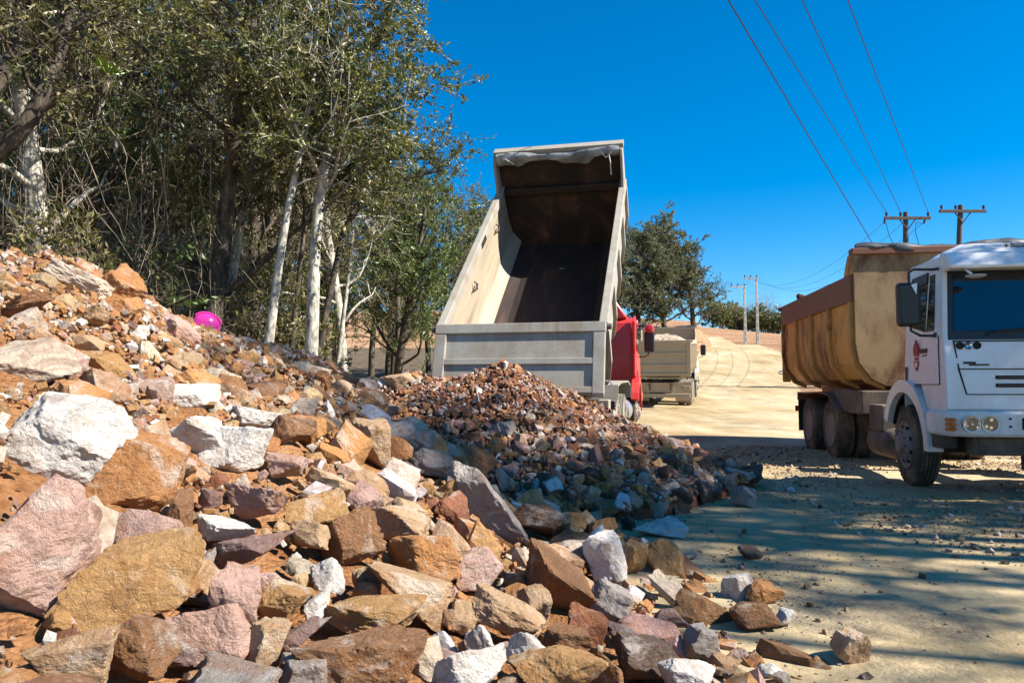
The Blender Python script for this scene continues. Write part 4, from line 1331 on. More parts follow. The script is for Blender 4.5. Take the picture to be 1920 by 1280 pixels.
o.color = (.09, .05, .035, 1)
tag(o, 'dark clod of earth poking above the side of the rusty truck body', 'clod')

# ---------------- red truck tipping its load
TH = 0.230
hx = Vector((0.313, 11.655, 0))
f2 = Vector((math.sin(TH), math.cos(TH), 0))
r0 = hx + f2 * 6.75
TR = empty('dump_truck', (r0.x, r0.y, 0.16), -TH)
TR.rotation_euler = (R(1.1), 0, -TH)
tag(TR, 'red dump truck seen from behind with its grey body raised, tipping stone', 'truck', 'dump trucks')
chassis(TR)
wheel(TR, 0, 1, kind='front', tyre=None); wheel(TR, 0, -1, kind='front')
for y in (-3.44, -4.94):
    for s in (1, -1): wheel(TR, y, s, dual=True, kind='rear', tyre=M_DTYRE)
AL = 0.688
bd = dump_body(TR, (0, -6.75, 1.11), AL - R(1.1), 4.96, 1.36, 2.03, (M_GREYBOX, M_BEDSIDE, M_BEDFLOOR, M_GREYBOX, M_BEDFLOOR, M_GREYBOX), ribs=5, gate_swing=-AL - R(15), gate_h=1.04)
for y, z in ((3.75, .98), (1.75, .92)):                 # tarp clamps on the left wall
    m = MB().tube([(-1.15, y - .12, z), (-1.12, y - .1, z + .02), (-1.12, y + .1, z + .02), (-1.15, y + .14, z)], .016, 6)
    m.tube([(-1.15, y, z - .05), (-1.11, y + .01, z - .02), (-1.11, y + .02, z + .08), (-1.15, y + .02, z + .12)], .014, 6)
    m.build('tarp_clamp', M_CHASSIS, bd)
MB().box(-1.30, -1.286, 2.65, 2.95, 1.14, 1.36).build('rail_slot_dark', M_HOLE, bd)  # slot through the rail, its darkness painted as raised near-black blocks
MB().box(-1.165, -1.15, 2.62, 2.98, 1.20, 1.30).build('rail_slot_dark', M_HOLE, bd)
rp = MB()
rp.tube([(1.0, 4.72, 1.98), (1.03, 4.62, 1.85), (1.03, 4.6, 1.6)], .012, 6).tube([(.8, 4.8, 2.06), (.95, 4.68, 1.92), (1.08, 4.74, 2.02)], .014, 6).tube([(-1.2, 4.8, 1.98), (-1.0, 4.7, 2.02), (-.85, 4.72, 1.9)], .014, 6)
rp.build('tarp_rope', plain('pale_rope', (.6, .58, .52), .8), bd)
for s in (1, -1):
    xs2 = sorted((s * .60, s * 1.25))
    MB().strip([(-5.65, 1.0), (-5.6, 1.25), (-4.9, 1.30), (-3.3, 1.30), (-2.75, 1.22), (-2.7, .95)], [(-5.62, 1.0), (-5.57, 1.22), (-4.9, 1.27), (-3.3, 1.27), (-2.78, 1.19), (-2.73, .95)], 'x', *xs2).build('rear_fender', M_GREYBOX, TR)
    MB().box(*sorted((s * .98, s * 1.16)), -6.3, -6.0, .62, 1.02).build('tail_bracket', M_GREYBOX, TR, bevel=.015)
    MB().box(*sorted((s * .99, s * 1.15)), -6.33, -6.301, .78, .90).build('tail_lamp', M_REDLENS, TR)
    MB().box(*sorted((s * .66, s * 1.2)), -5.72, -5.70, .32, .98).build('mud_flap', M_BLACK, TR)
    MB().lathe([(0, 0), (.03, .2), (.06, .27), (1.1, .27), (1.13, .2), (1.16, 0)], (s * .92, -2.4, .62), 24, 'y').build('fuel_tank', M_BRIGHT, TR, smooth=45)
MB().box(-.55, .55, -6.6, -1.7, .99, 1.045).build('subframe', M_CHASSIS, TR)
hb = Vector((0, -6.75, 1.11)); d_ = Vector((0, math.cos(AL), math.sin(AL)))
MB().cyl((0, -2.2, 1.0), hb + d_ * 4.0 + Vector((0, 0, -.1)), .11, .07, 16).build('hoist_ram', M_BRIGHT, TR, smooth=40)
MB().box(-.62, .62, -6.78, -6.62, .72, 1.06).build('rear_hinge_beam', M_CHASSIS, TR, bevel=.01)
cr = cab(TR, M_RED, visor=True, deflector=False)
vs = [(-1.0, .10, 2.79), (1.0, .10, 2.79), (1.0, 1.0, 2.79), (-1.0, 1.0, 2.79), (-.62, .12, 3.38), (.62, .12, 3.38), (.60, .55, 3.30), (-.60, .55, 3.30)]
MB().hexa(vs).build('roof_fairing', M_RED, TR, bevel=.05, smooth=50)
MB().prism([(.06, 1.35), (-.30, 1.40), (-.24, 2.70), (.06, 2.84)], 'x', 1.13, 1.20).build('side_fairing', M_RED, TR, bevel=.02)
MB().prism([(.06, 1.35), (-.30, 1.40), (-.24, 2.70), (.06, 2.84)], 'x', -1.20, -1.13).build('side_fairing', M_RED, TR, bevel=.02)
for s in (1, -1):
    MB().lathe([(-.1, .02), (-.09, .10), (.05, .125), (.1, .11), (.11, 0)], (s * 1.47, 1.0, 2.57), 16, 'y').build('mirror_cap', M_RED, TR, smooth=50)

# ---------------- dusty truck driving away
T2 = empty('dump_truck', (0, 0, 0), 0)
TH2 = R(16.5)
f3 = Vector((math.sin(TH2), math.cos(TH2), 0))
rear = Vector((6.02, 30.2, 0.0))
r0 = rear + f3 * 6.75
zr = float(ground_z(rear.x, rear.y + 1.8)); zf = float(ground_z(r0.x, r0.y))
T2.location = (r0.x, r0.y, zf - .02)
T2.rotation_euler = (math.atan2(zf - zr, 4.8), 0, -TH2)
tag(T2, 'dusty sand-coloured dump truck driving away up the road', 'truck', 'dump trucks')
chassis(T2)
for s in (1, -1):
    wheel(T2, 0, s, kind='front', tyre=M_DTYRE)
    for y in (-3.44, -4.94): wheel(T2, y, s, dual=True, kind='rear', tyre=M_DTYRE)
    MB().box(*sorted((s * .55, s * 1.22)), -5.75, -5.72, .22, 1.0).build('mud_flap', M_SANDBOX, T2)
    MB().box(*sorted((s * .85, s * 1.2)), -6.5, -6.45, .72, .9).build('tail_lamp', M_SANDBOX, T2, bevel=.01)
cab(T2, M_BEIGEC, visor=False, deflector=False)
dump_body(T2, (0, -6.75, 1.25), 0, 4.95, 1.5, 2.02, (M_SANDBOX, M_SANDBOX, M_SANDBOX, M_SANDBOX, M_SANDBOX, M_SANDBOX), ribs=6, ngate=4, gate_h=1.42, tarp='top')
MB().box(-1.2, 1.2, -6.62, -6.5, .42, .58).build('underride_bar', M_SANDBOX, T2, bevel=.015)
for s in (1, -1): MB().box(s * .5 - .05, s * .5 + .05, -6.55, -6.45, .58, .9).build('bar_bracket', M_SANDBOX, T2)
MB().box(-.9, .9, -6.5, -6.44, .62, 1.02).build('rear_plate', M_SANDBOX, T2)
M_PALEROCK = soil_mat('pale_rock_load', ((0.30, 0.2, 0.13), (0.52, 0.40, 0.29), (0.66, 0.56, 0.44)), 0.06)
bpy.context.view_layer.update()
l2 = heap('rock_load', M_PALEROCK, 1.1, .15, 4.7, 1.2, 1.72, 8, 1.5)
l2.matrix_world = T2.matrix_basis @ Matrix.Translation((0, -6.75, 1.25))
tag(l2, 'pale broken rock loaded in the dusty truck driving away', 'load')

# ================================================================== vegetation
def bark(name, c0, c1, c2, sc=9):
    n = NT(name)
    p = n.co()
    c = n.ramp(n.noise(n.stretch(p, (1, 1, 0.45)), sc, 6, 0.7, 0.4), (0.36, c0), (0.5, c1), (0.66, c2))
    n.base(c).rough(0.9).set(Specular_IOR_Level=0.2)
    n.bump(n.noise(n.stretch(p, (1, 1, 0.3)), sc * 3, 5), 0.7, 0.02)
    return n.m
M_PALEBARK = bark('pale_mottled_bark', (0.12, 0.105, 0.085), (0.40, 0.37, 0.31), (0.62, 0.58, 0.50), 11)
M_DARKBARK = bark('dark_bark', (0.03, 0.024, 0.019), (0.075, 0.06, 0.046), (0.16, 0.135, 0.10), 7)
M_TWIG = bark('dry_tan_twigs', (0.13, 0.10, 0.07), (0.27, 0.215, 0.15), (0.42, 0.35, 0.25), 3)
def leaf_mat(name, cols, rough=0.38, trans=0.3):
    n = NT(name)
    g = n.n.new('ShaderNodeNewGeometry')
    c = n.ramp(g.outputs['Random Per Island'], (0.0, cols[0]), (0.45, cols[1]), (0.8, cols[2]), (1.0, cols[3]))
    n.base(c).rough(rough).set(Specular_IOR_Level=0.5)
    tr = n.n.new('ShaderNodeBsdfTranslucent')
    n.l.new(n.mix(0.5, c, (0.22, 0.23, 0.03)), tr.inputs['Color'])
    mx = n.n.new('ShaderNodeMixShader')
    mx.inputs[0].default_value = trans
    n.l.new(n.b.outputs[0], mx.inputs[1])
    n.l.new(tr.outputs[0], mx.inputs[2])
    n.l.new(mx.outputs[0], n.out.inputs['Surface'])
    return n.m
M_LEAF = leaf_mat('glossy_leaves', ((0.035, 0.049, 0.016), (0.088, 0.105, 0.030), (0.182, 0.189, 0.061), (0.392, 0.351, 0.149)), 0.38)
M_OLIVE = leaf_mat('olive_leaves', ((0.049, 0.051, 0.019), (0.115, 0.108, 0.038), (0.223, 0.196, 0.074), (0.405, 0.331, 0.162)), 0.45)
M_BRIGHTL = leaf_mat('fresh_leaves', ((0.041, 0.074, 0.022), (0.081, 0.128, 0.038), (0.149, 0.203, 0.054), (0.230, 0.257, 0.095)), 0.4)
M_FARL = leaf_mat('dusty_hazed_far_leaves', ((0.05, 0.06, 0.036), (0.09, 0.10, 0.06), (0.14, 0.145, 0.09), (0.20, 0.19, 0.13)), 0.6)  # dusty greens, greyed further so the leaf colour carries the distant haze

class Geo:
    def __init__(s): s.V, s.Q, s.n = [], [], 0
    def tube(s, pts, rad, k):
        pts = np.asarray(pts, float); rad = np.asarray(rad, float)
        m = len(pts)
        t = np.gradient(pts, axis=0)
        t /= np.linalg.norm(t, axis=1, keepdims=True) + 1e-9
        ref = np.array([0.31, 0.94, 0.12]) if abs(t[0] @ np.array([0.31, 0.94, 0.12])) < .9 else np.array([1., 0, 0])
        u = np.cross(t, ref); u /= np.linalg.norm(u, axis=1, keepdims=True) + 1e-9
        w = np.cross(t, u)
        a = np.arange(k) * 2 * np.pi / k
        ring = pts[:, None] + rad[:, None, None] * (np.cos(a)[None, :, None] * u[:, None] + np.sin(a)[None, :, None] * w[:, None])
        i = np.arange(m - 1)[:, None] * k
        j = np.arange(k)[None]
        q = np.stack([i + j, i + (j + 1) % k, i + k + (j + 1) % k, i + k + j], -1).reshape(-1, 4)
        s.V.append(ring.reshape(-1, 3)); s.Q.append(q + s.n); s.n += m * k
    def leaves(s, P, D, size, rng, aspect=0.42, spread=0.9):
        """rhombic leaves at points P, pointing roughly along D"""
        n = len(P)
        d = D + rng.normal(size=(n, 3)) * spread
        d /= np.linalg.norm(d, axis=1, keepdims=True)
        b = np.cross(d, rng.normal(size=(n, 3)))
        b /= np.linalg.norm(b, axis=1, keepdims=True)
        nn = np.cross(d, b)
        L = (size * rng.uniform(0.6, 1.3, n))[:, None]
        v = np.stack([P, P + d * L * .5 + b * L * aspect * .5 + nn * L * .06, P + d * L, P + d * L * .5 - b * L * aspect * .5 + nn * L * .06], 1)
        q = np.arange(n * 4).reshape(n, 4)
        s.V.append(v.reshape(-1, 3)); s.Q.append(q + s.n); s.n += n * 4
    def mesh(s, name, mat, smooth=False):
        return np_mesh(name, np.concatenate(s.V), quads=np.concatenate(s.Q), mat=mat, smooth=smooth)

def wander(rng, p, d, L, n, jit, up):
    pts = [np.array(p, float)]
    d = np.array(d, float); d /= np.linalg.norm(d)
    for i in range(n):
        d = d + rng.normal(size=3) * jit + np.array([0, 0, up])
        d /= np.linalg.norm(d)
        pts.append(pts[-1] + d * L / n)
    return np.array(pts)
def pt_on(pts, t):
    x = t * (len(pts) - 1)
    i = min(int(x), len(pts) - 2)
    f = x - i
    return pts[i] * (1 - f) + pts[i + 1] * f, (pts[i + 1] - pts[i])
def grow(seed, trunk, r0, n1=13, t0=.35, l1=2.6, n2=5, l2=1.2, n3=5, l3=.55, nleaf=26, leaf=.085, up=.10, out=.9, leafclear=0.0, jit=.22, rtip=.35, spread=.95, aspect=.42):
    """tapered trunk, limbs, branches and twigs; returns (wood geometry, leaf geometry)"""
    rng = np.random.default_rng(seed)
    wood, lv = Geo(), Geo()
    trunk = np.asarray(trunk, float)
    m = len(trunk)
    wood.tube(trunk, r0 * np.linspace(1.08, rtip, m) * (1 + rng.uniform(-.06, .06, m)), 9)
    LP, LD = [], []
    for i in range(n1):
        t = t0 + (1 - t0) * (i + rng.uniform(0, .9)) / n1
        p, d = pt_on(trunk, min(t, .999))
        a = i * 2.4 + rng.uniform(-.6, .6)
        dr = np.array([math.cos(a) * out, math.sin(a) * out, rng.uniform(.15, .9)])
        L1 = l1 * rng.uniform(.6, 1.15) * (1.1 - .5 * (t - t0) / (1 - t0 + 1e-6))
        b1 = wander(rng, p, dr, L1, 6, jit, up)
        rr = r0 * (1 - .62 * t) * .42
        wood.tube(b1, np.linspace(rr, rr * .3, len(b1)), 5)
        for j in range(n2):
            u = .3 + .7 * (j + rng.random()) / n2
            p2, d2 = pt_on(b1, min(u, .999))
            d2 = d2 / np.linalg.norm(d2) + rng.normal(size=3) * .75 + np.array([0, 0, .12])
            b2 = wander(rng, p2, d2, l2 * rng.uniform(.6, 1.2), 4, jit, up * .5)
            wood.tube(b2, np.linspace(rr * .32, rr * .1, len(b2)), 4)
            for k in range(n3):
                w_ = .25 + .75 * (k + rng.random()) / n3
                p3, d3 = pt_on(b2, min(w_, .999))
                d3 = d3 / np.linalg.norm(d3) + rng.normal(size=3) * .7
                b3 = wander(rng, p3, d3, l3 * rng.uniform(.6, 1.3), 3, .25, 0)
                wood.tube(b3, np.linspace(max(rr * .1, .006), .003, len(b3)), 3)
                if nleaf and rng.random() > leafclear:
                    tt = rng.uniform(.15, 1.05, nleaf)
                    i0 = np.minimum((tt * 3).astype(int), 2)
                    f = tt * 3 - i0
                    LP.append(b3[i0] * (1 - f)[:, None] + b3[i0 + 1] * f[:, None] + rng.normal(size=(nleaf, 3)) * .03)
                    LD.append(np.repeat((b3[-1] - b3[0])[None] / l3, nleaf, 0))
    if LP:
        lv.leaves(np.concatenate(LP), np.concatenate(LD), np.full(sum(map(len, LP)), leaf), rng, aspect, spread)
    return wood, lv
def tree(name, label, loc, wood_me, leaf_me, rz=0, sc=1.0, group=None, cat='tree', leafname='crown'):
    e = empty(name, loc, rz)
    e.scale = (sc,) * 3 if isinstance(sc, (int, float)) else sc
    link('trunk', wood_me, e)
    if leaf_me: link(leafname, leaf_me, e)
    return tag(e, label, cat, group)
def straight(rng, h, lean=(0, 0), wob=.12, n=9):
    t = np.linspace(0, 1, n)
    p = np.stack([lean[0] * t + wob * np.cumsum(rng.normal(size=n)) * .4, lean[1] * t + wob * np.cumsum(rng.normal(size=n)) * .4, h * t], 1)
    p[0] = 0
    return p
def local(pix, base):                      # trunk polyline given by pixels and depths, in the frame of its base
    return np.array([at(*q) for q in pix]) - np.array(base)

rng = np.random.default_rng(2)
# prototypes: crown trees of the wood, their leaves small and many
PROTOS = []
for i, (h, lm, wm, kw) in enumerate([
    (10.5, M_LEAF, M_DARKBARK, dict(n1=20, t0=.22, l1=2.7, nleaf=26, leaf=.095)),
    (11.5, M_OLIVE, M_DARKBARK, dict(n1=22, t0=.18, l1=2.5, nleaf=24, leaf=.09)),
    (9.0, M_OLIVE, M_DARKBARK, dict(n1=18, t0=.25, l1=3.0, nleaf=26, leaf=.095)),
    (10.0, M_OLIVE, M_PALEBARK, dict(n1=18, t0=.3, l1=2.4, nleaf=18, leaf=.085, leafclear=.25)),
    (8.5, M_BRIGHTL, M_DARKBARK, dict(n1=19, t0=.18, l1=2.6, nleaf=24, leaf=.095)),
]):
    w_, l_ = grow(40 + i, straight(rng, h, (rng.uniform(-.8, .8), rng.uniform(-.8, .8))), .16, **kw)
    PROTOS.append((w_.mesh('trunk', wm, True), l_.mesh('crown', lm)))
w_, l_ = grow(61, straight(rng, 1.6, (.1, 0), .05), .035, n1=12, t0=.08, l1=1.0, n2=4, l2=.5, n3=4, l3=.3, nleaf=16, leaf=.10)
SHRUB = [(w_.mesh('stems', M_TWIG, True), l_.mesh('foliage', M_LEAF))]
w_, l_ = grow(62, straight(rng, 2.4, (-.2, .1), .06), .04, n1=14, t0=.06, l1=1.1, n2=4, l2=.6, n3=4, l3=.35, nleaf=14, leaf=.095)
SHRUB.append((w_.mesh('stems', M_TWIG, True), l_.mesh('foliage', M_OLIVE)))
w_, l_ = grow(63, straight(rng, 3.0, (.2, -.1), .06), .03, n1=16, t0=.15, l1=1.2, n2=5, l2=.7, n3=4, l3=.45, nleaf=0)
BAREBUSH = w_.mesh('stems', M_TWIG, True)

def gz(x, y): return float(ground_z(x, y, False)) - .05
# --- the trees one can pick out by their trunks
def picked(seed, pix, r, wm, lm, label, name='forest_tree', **kw):
    b = at(*pix[0])
    base = np.array([b[0], b[1], gz(b[0], b[1])])
    tr = local(pix, base)
    if tr[0][2] > .05: tr = np.concatenate([[[tr[0][0] - (tr[1][0] - tr[0][0]) * .15, 0, 0]], tr])
    tt = np.linspace(0, len(tr) - 1, 14)
    tr = np.stack([np.interp(tt, range(len(tr)), tr[:, k]) for k in range(3)], 1)
    w_, l_ = grow(seed, tr, r, **kw)
    return tree(name, label, base, w_.mesh('trunk', wm, True), l_.mesh('crown', lm) if l_.V else None)
picked(201, [(583, 690, 13), (587, 560, 13), (592, 440, 13), (604, 330, 13), (622, 250, 13), (640, 120, 13), (662, -40, 13.2)], .125, M_PALEBARK, M_LEAF,
       'tallest pale-trunked tree, its leafy crown standing against the sky', n1=22, t0=.5, l1=2.3, n2=7, l2=1.0, n3=6, nleaf=34, leaf=.10)
picked(202, [(503, 650, 12.6), (515, 560, 12.6), (530, 450, 12.6), (548, 350, 12.6), (572, 250, 12.7), (590, 130, 12.8), (600, -60, 13)], .085, M_PALEBARK, M_OLIVE,
       'slim pale trunk left of the tallest pale tree, leaning right', n1=12, t0=.55, l1=1.7, nleaf=16, leaf=.085)
picked(203, [(425, 610, 15), (436, 520, 15), (452, 410, 15), (474, 310, 15), (486, 200, 15), (490, 20, 15)], .11, M_PALEBARK, M_OLIVE,
       'pale trunk above the pink helmet, bent to the right', n1=12, t0=.5, l1=2.2, nleaf=22, leaf=.09)
picked(204, [(205, 480, 15), (212, 380, 15), (216, 290, 15), (222, 200, 15), (226, 80, 15.2), (228, -60, 15.4)], .085, M_PALEBARK, M_OLIVE,
       'straight pale trunk above the left part of the pile', n1=12, t0=.55, l1=2.2, nleaf=22, leaf=.09)
picked(205, [(-190, 520, 10), (-110, 390, 10), (-40, 310, 10), (20, 268, 10), (62, 215, 10), (92, 155, 10.1), (122, 70, 10.3), (150, -60, 10.6)], .17, M_DARKBARK, M_OLIVE,
       'thick dark curved trunk leaning in from the left edge', n1=12, t0=.6, l1=1.8, nleaf=18, leaf=.085)
picked(206, [(-140, 420, 9.6), (-60, 250, 9.6), (0, 150, 9.6), (32, 90, 9.7), (36, -40, 9.8)], .17, M_DARKBARK, M_LEAF,
       'heavy dark trunk in the top left corner', n1=8, t0=.7, l1=1.5, nleaf=18, leaf=.085)
picked(207, [(632, 690, 15), (648, 560, 15), (660, 470, 15), (662, 390, 15), (650, 300, 15), (640, 200, 15)], .05, M_PALEBARK, M_LEAF,
       'thin pale stem right of the tallest pale tree', n1=9, t0=.5, l1=1.3, nleaf=10, leaf=.08)
picked(208, [(545, 660, 14), (556, 560, 14), (566, 470, 14), (572, 400, 14.2), (560, 300, 14.4), (540, 180, 14.6)], .055, M_DARKBARK, M_OLIVE,
       'thin dark stem between the two tall pale trunks', n1=9, t0=.5, l1=1.5, nleaf=14, leaf=.08)
picked(209, [(600, 640, 14.5), (625, 520, 14.6), (650, 410, 14.7), (700, 362, 14.8), (760, 335, 15), (830, 318, 15.2)], .075, M_DARKBARK, M_LEAF,
       'dark tree with one long limb reaching right towards the raised truck body', n1=11, t0=.45, l1=1.0, n2=5, l2=.6, nleaf=14, leaf=.085)
picked(210, [(745, 700, 22), (760, 600, 22), (778, 520, 22), (790, 440, 22), (800, 370, 22)], .14, M_DARKBARK, M_BRIGHTL,
       'round green tree just left of the raised truck body', n1=20, t0=.2, l1=2.6, n2=6, l2=1.2, nleaf=26, leaf=.12)
# --- the wood behind them
def edge_x(d): return np.interp(d, [8, 10, 13, 16, 22, 30, 40, 55], [-9.5, -7.8, -4.9, -4.4, -2.9, -1.7, -1.0, 4])
rng = np.random.default_rng(8)
spots = []
tries = 0
while len(spots) < 56 and tries < 6000:
    tries += 1
    d = rng.uniform(11.5, 44)
    x = edge_x(d) - 0.6 - rng.random() ** 1.3 * (5 + d * .38)
    if x / d < -0.85: continue
    if any((x - a) ** 2 + (d - b) ** 2 < (1.5 + d * .012) ** 2 for a, b in spots): continue
    spots.append((x, d))
spots.sort(key=lambda q: q[1])
TL = [(583, 'tallest pale tree'), (515, 'slim leaning pale trunk'), (440, 'bent pale trunk above the helmet'), (212, 'straight pale trunk'), (60, 'curved dark trunk'), (775, 'round green tree'), (655, 'thin pale stem'), (330, 'middle of the pile crest'), (130, 'top of the pile')]
def wood_label(kind, px, d):
    for far in (['', 'deeper '] if d < 20 else ['deep ', 'deeper ', '']):
        for u, nm in sorted(TL, key=lambda q: abs(q[0] - px))[:5]:
            side = 'behind' if abs(px - u) < 22 else ('right of' if px > u else 'left of')
            lb = f"{kind.split(' standing')[0]} {far}in the wood {side} the {nm}"
            if lb not in used_labels:
                used_labels.add(lb)
                return lb
    return kind
kinds = ['dense dark-leaved tree standing in the wood', 'olive-leaved tree standing in the wood', 'broad dark-leaved tree standing in the wood', 'thin pale-stemmed tree standing in the wood', 'fresh green tree standing in the wood']
for k, (x, d) in enumerate(spots):
    i = int(rng.integers(len(PROTOS)))
    h = [10.5, 11.5, 9.0, 10.0, 8.5][i] + 1.6
    pxe = 960 + FPX * x / d
    lim = np.interp(pxe, [-400, 560, 640, 760, 860, 960], [16, 13, 10.5, 8.4, 7.4, 7.0]) * (1 if d < 24 else 1 + (d - 24) * .028)
    sc = min(lim / h, 1.25) * rng.uniform(.9, 1.03)
    nmx = 'forest_tree'
    tree(nmx, wood_label(kinds[i], pxe, d), (x, d, gz(x, d)), PROTOS[i][0], PROTOS[i][1], rng.uniform(0, 6.28), sc, kinds[i].split(' standing')[0] + 's of the wood')
# --- undergrowth: leafy shrubs, bare bushes and hanging vines along the edge of the wood
for k in range(26):
    d = rng.uniform(9.8, 19)
    x = edge_x(d) - rng.uniform(-.5, 3.8) - (0.6 if d < 13 else 0)
    px = 960 + FPX * x / d
    if px < -60: x = (-60 - 960) / FPX * d + rng.uniform(0, 2)
    i = k % 2
    tree('shrub', wood_label(['leafy dark shrub standing', 'olive shrub standing'][i], 960 + FPX * x / d, d), (x, d, gz(x, d)), SHRUB[i][0], SHRUB[i][1], rng.uniform(0, 6.28), rng.uniform(.8, 1.35),
         ['leafy dark shrubs under the trees', 'olive shrubs under the trees'][i], 'shrub', 'foliage')
for k in range(14):
    d = rng.uniform(9.5, 16)
    x = edge_x(d) - rng.uniform(.2, 4.5)
    e = empty('bare_bush', (x, d, gz(x, d)), rng.uniform(0, 6.28))
    e.scale = (rng.uniform(.9, 1.5),) * 3
    link('stems', BAREBUSH, e)
    tag(e, wood_label('leafless tan bush standing', 960 + FPX * x / d, d), 'bush', 'leafless bushes under the trees')
g = Geo()
for k in range(2600):
    d = rng.uniform(9.8, 17)
    x = edge_x(d) - rng.random() * 6.5 - .1
    z0 = gz(x, d)
    typ = rng.random()
    if typ < .45:      # upright thin stems
        p = wander(rng, (x, d, z0), (rng.normal() * .35, rng.normal() * .3, 1), rng.uniform(1.0, 4.0), 9, .24, .03)
        r = rng.uniform(.005, .012)
    elif typ < .8:     # tangled twigs high up
        p = wander(rng, (x, d, z0 + rng.uniform(1.5, 8.5)), rng.normal(size=3), rng.uniform(.8, 2.4), 10, .5, -.03)
        r = rng.uniform(.004, .009)
    else:              # hanging vines
        p = wander(rng, (x, d, z0 + rng.uniform(4, 8.5)), (rng.normal() * .2, rng.normal() * .2, -1), rng.uniform(1.5, 4.5), 8, .16, -.05)
        r = rng.uniform(.005, .011)
    g.tube(p, np.linspace(r, r * .4, len(p)), 3)
tag(link('undergrowth', g.mesh('undergrowth', M_TWIG, True)), 'tangle of bare tan stems, twigs and hanging vines in the wood', 'undergrowth', kind='stuff')
# bright bromeliad sitting on a branch
br = Geo()
bc = at(200, 140, 10.3)
a = rng.uniform(0, 6.28, 34)
br.leaves(np.repeat(bc[None], 34, 0), np.stack([np.cos(a), np.sin(a), np.full(34, .9)], 1), np.full(34, .26), rng, .16, .2)
n = NT('bromeliad_leaf'); n.base(n.ramp(n.noise(n.co(), 8), (0.3, (.10, .17, .02)), (.7, (.26, .34, .05)))).rough(.4); M_BROM = n.m
tag(link('bromeliad', br.mesh('bromeliad', M_BROM)), 'bright green bromeliad perched high in the trees at upper left', 'plant')

# --- the big dusty tree and its neighbours beyond the red truck
def far_tree(seed, px, py, d, h, label, lm=M_FARL, **kw):
    b = at(px, py, d)
    base = (b[0], b[1], gz(b[0], b[1]))
    r_ = np.random.default_rng(seed)
    w_, l_ = grow(seed, straight(r_, h * .82, (r_.uniform(-.5, .5), 0), .2), .26, **kw)
    return tree('far_tree', label, base, w_.mesh('trunk', M_DARKBARK, True), l_.mesh('crown', lm))
far_tree(301, 1250, 625, 68, 9.4, 'tall dusty green tree right behind the departing sand-coloured truck', n1=28, t0=.12, l1=4.4, n2=8, l2=2.0, n3=6, l3=.9, nleaf=26, leaf=.25, leafclear=.05)
far_tree(302, 1200, 625, 64, 9.4, 'dusty green tree standing between the red cab and the tall dusty tree', n1=24, t0=.08, l1=3.6, n2=7, l2=1.8, n3=6, l3=.8, nleaf=22, leaf=.25, leafclear=.05)
far_tree(303, 1302, 622, 72, 7.0, 'low thin-leaved tree at the right foot of the tall dusty tree', n1=18, t0=.06, l1=3.0, n2=6, l2=1.5, n3=5, l3=.8, nleaf=12, leaf=.22, leafclear=.2)
far_tree(304, 1150, 640, 60, 9.0, 'dusty tree half hidden by the raised truck body', n1=14, t0=.2, l1=3.0, n2=6, l2=1.6, nleaf=16, leaf=.24)
far_tree(305, 905, 640, 40, 10.2, 'dark tree showing its top left of the raised truck body', lm=M_LEAF, n1=18, t0=.3, l1=2.6, n2=6, l2=1.4, nleaf=18, leaf=.17)
# --- treeline on the ridge
w_, l_ = grow(311, straight(rng, 3.4, (.2, 0), .08), .14, n1=13, t0=.08, l1=1.9, n2=5, l2=1.0, n3=4, l3=.6, nleaf=13, leaf=.30)
RT = (w_.mesh('trunk', M_DARKBARK, True), l_.mesh('crown', M_LEAF))
w_, l_ = grow(312, straight(rng, 4.6, (-.2, 0), .08), .12, n1=13, t0=.3, l1=2.3, n2=5, l2=1.2, n3=4, l3=.7, nleaf=0)
RB = w_.mesh('trunk', M_TWIG, True)
ORD = 'first second third fourth fifth sixth seventh eighth ninth tenth eleventh twelfth thirteenth fourteenth fifteenth sixteenth seventeenth'.split()
for k in range(17):
    px = 1338 + k * 9.2 + rng.uniform(-3, 3)
    d = rng.uniform(112, 120)
    b = at(px, 610, d)
    tree('ridge_tree', f"{ORD[k]} small dark tree from the left in the ridge row", (b[0], d, gz(b[0], d) - .1), RT[0], RT[1], rng.uniform(0, 6.28), rng.uniform(.62, 1.0) * (1.15 if k < 5 else 1.0), 'dark trees along the field ridge')
for k, px in enumerate((1372, 1380, 1410, 1436, 1444)):
    d = 116
    b = at(px, 610, d)
    e = empty('bare_tree', (b[0], d, gz(b[0], d)), k)
    e.scale = (rng.uniform(.85, 1.2),) * 3
    link('trunk', RB, e)
    tag(e, f"{ORD[k]} leafless tree from the left above the ridge row", 'tree', 'leafless trees on the ridge')
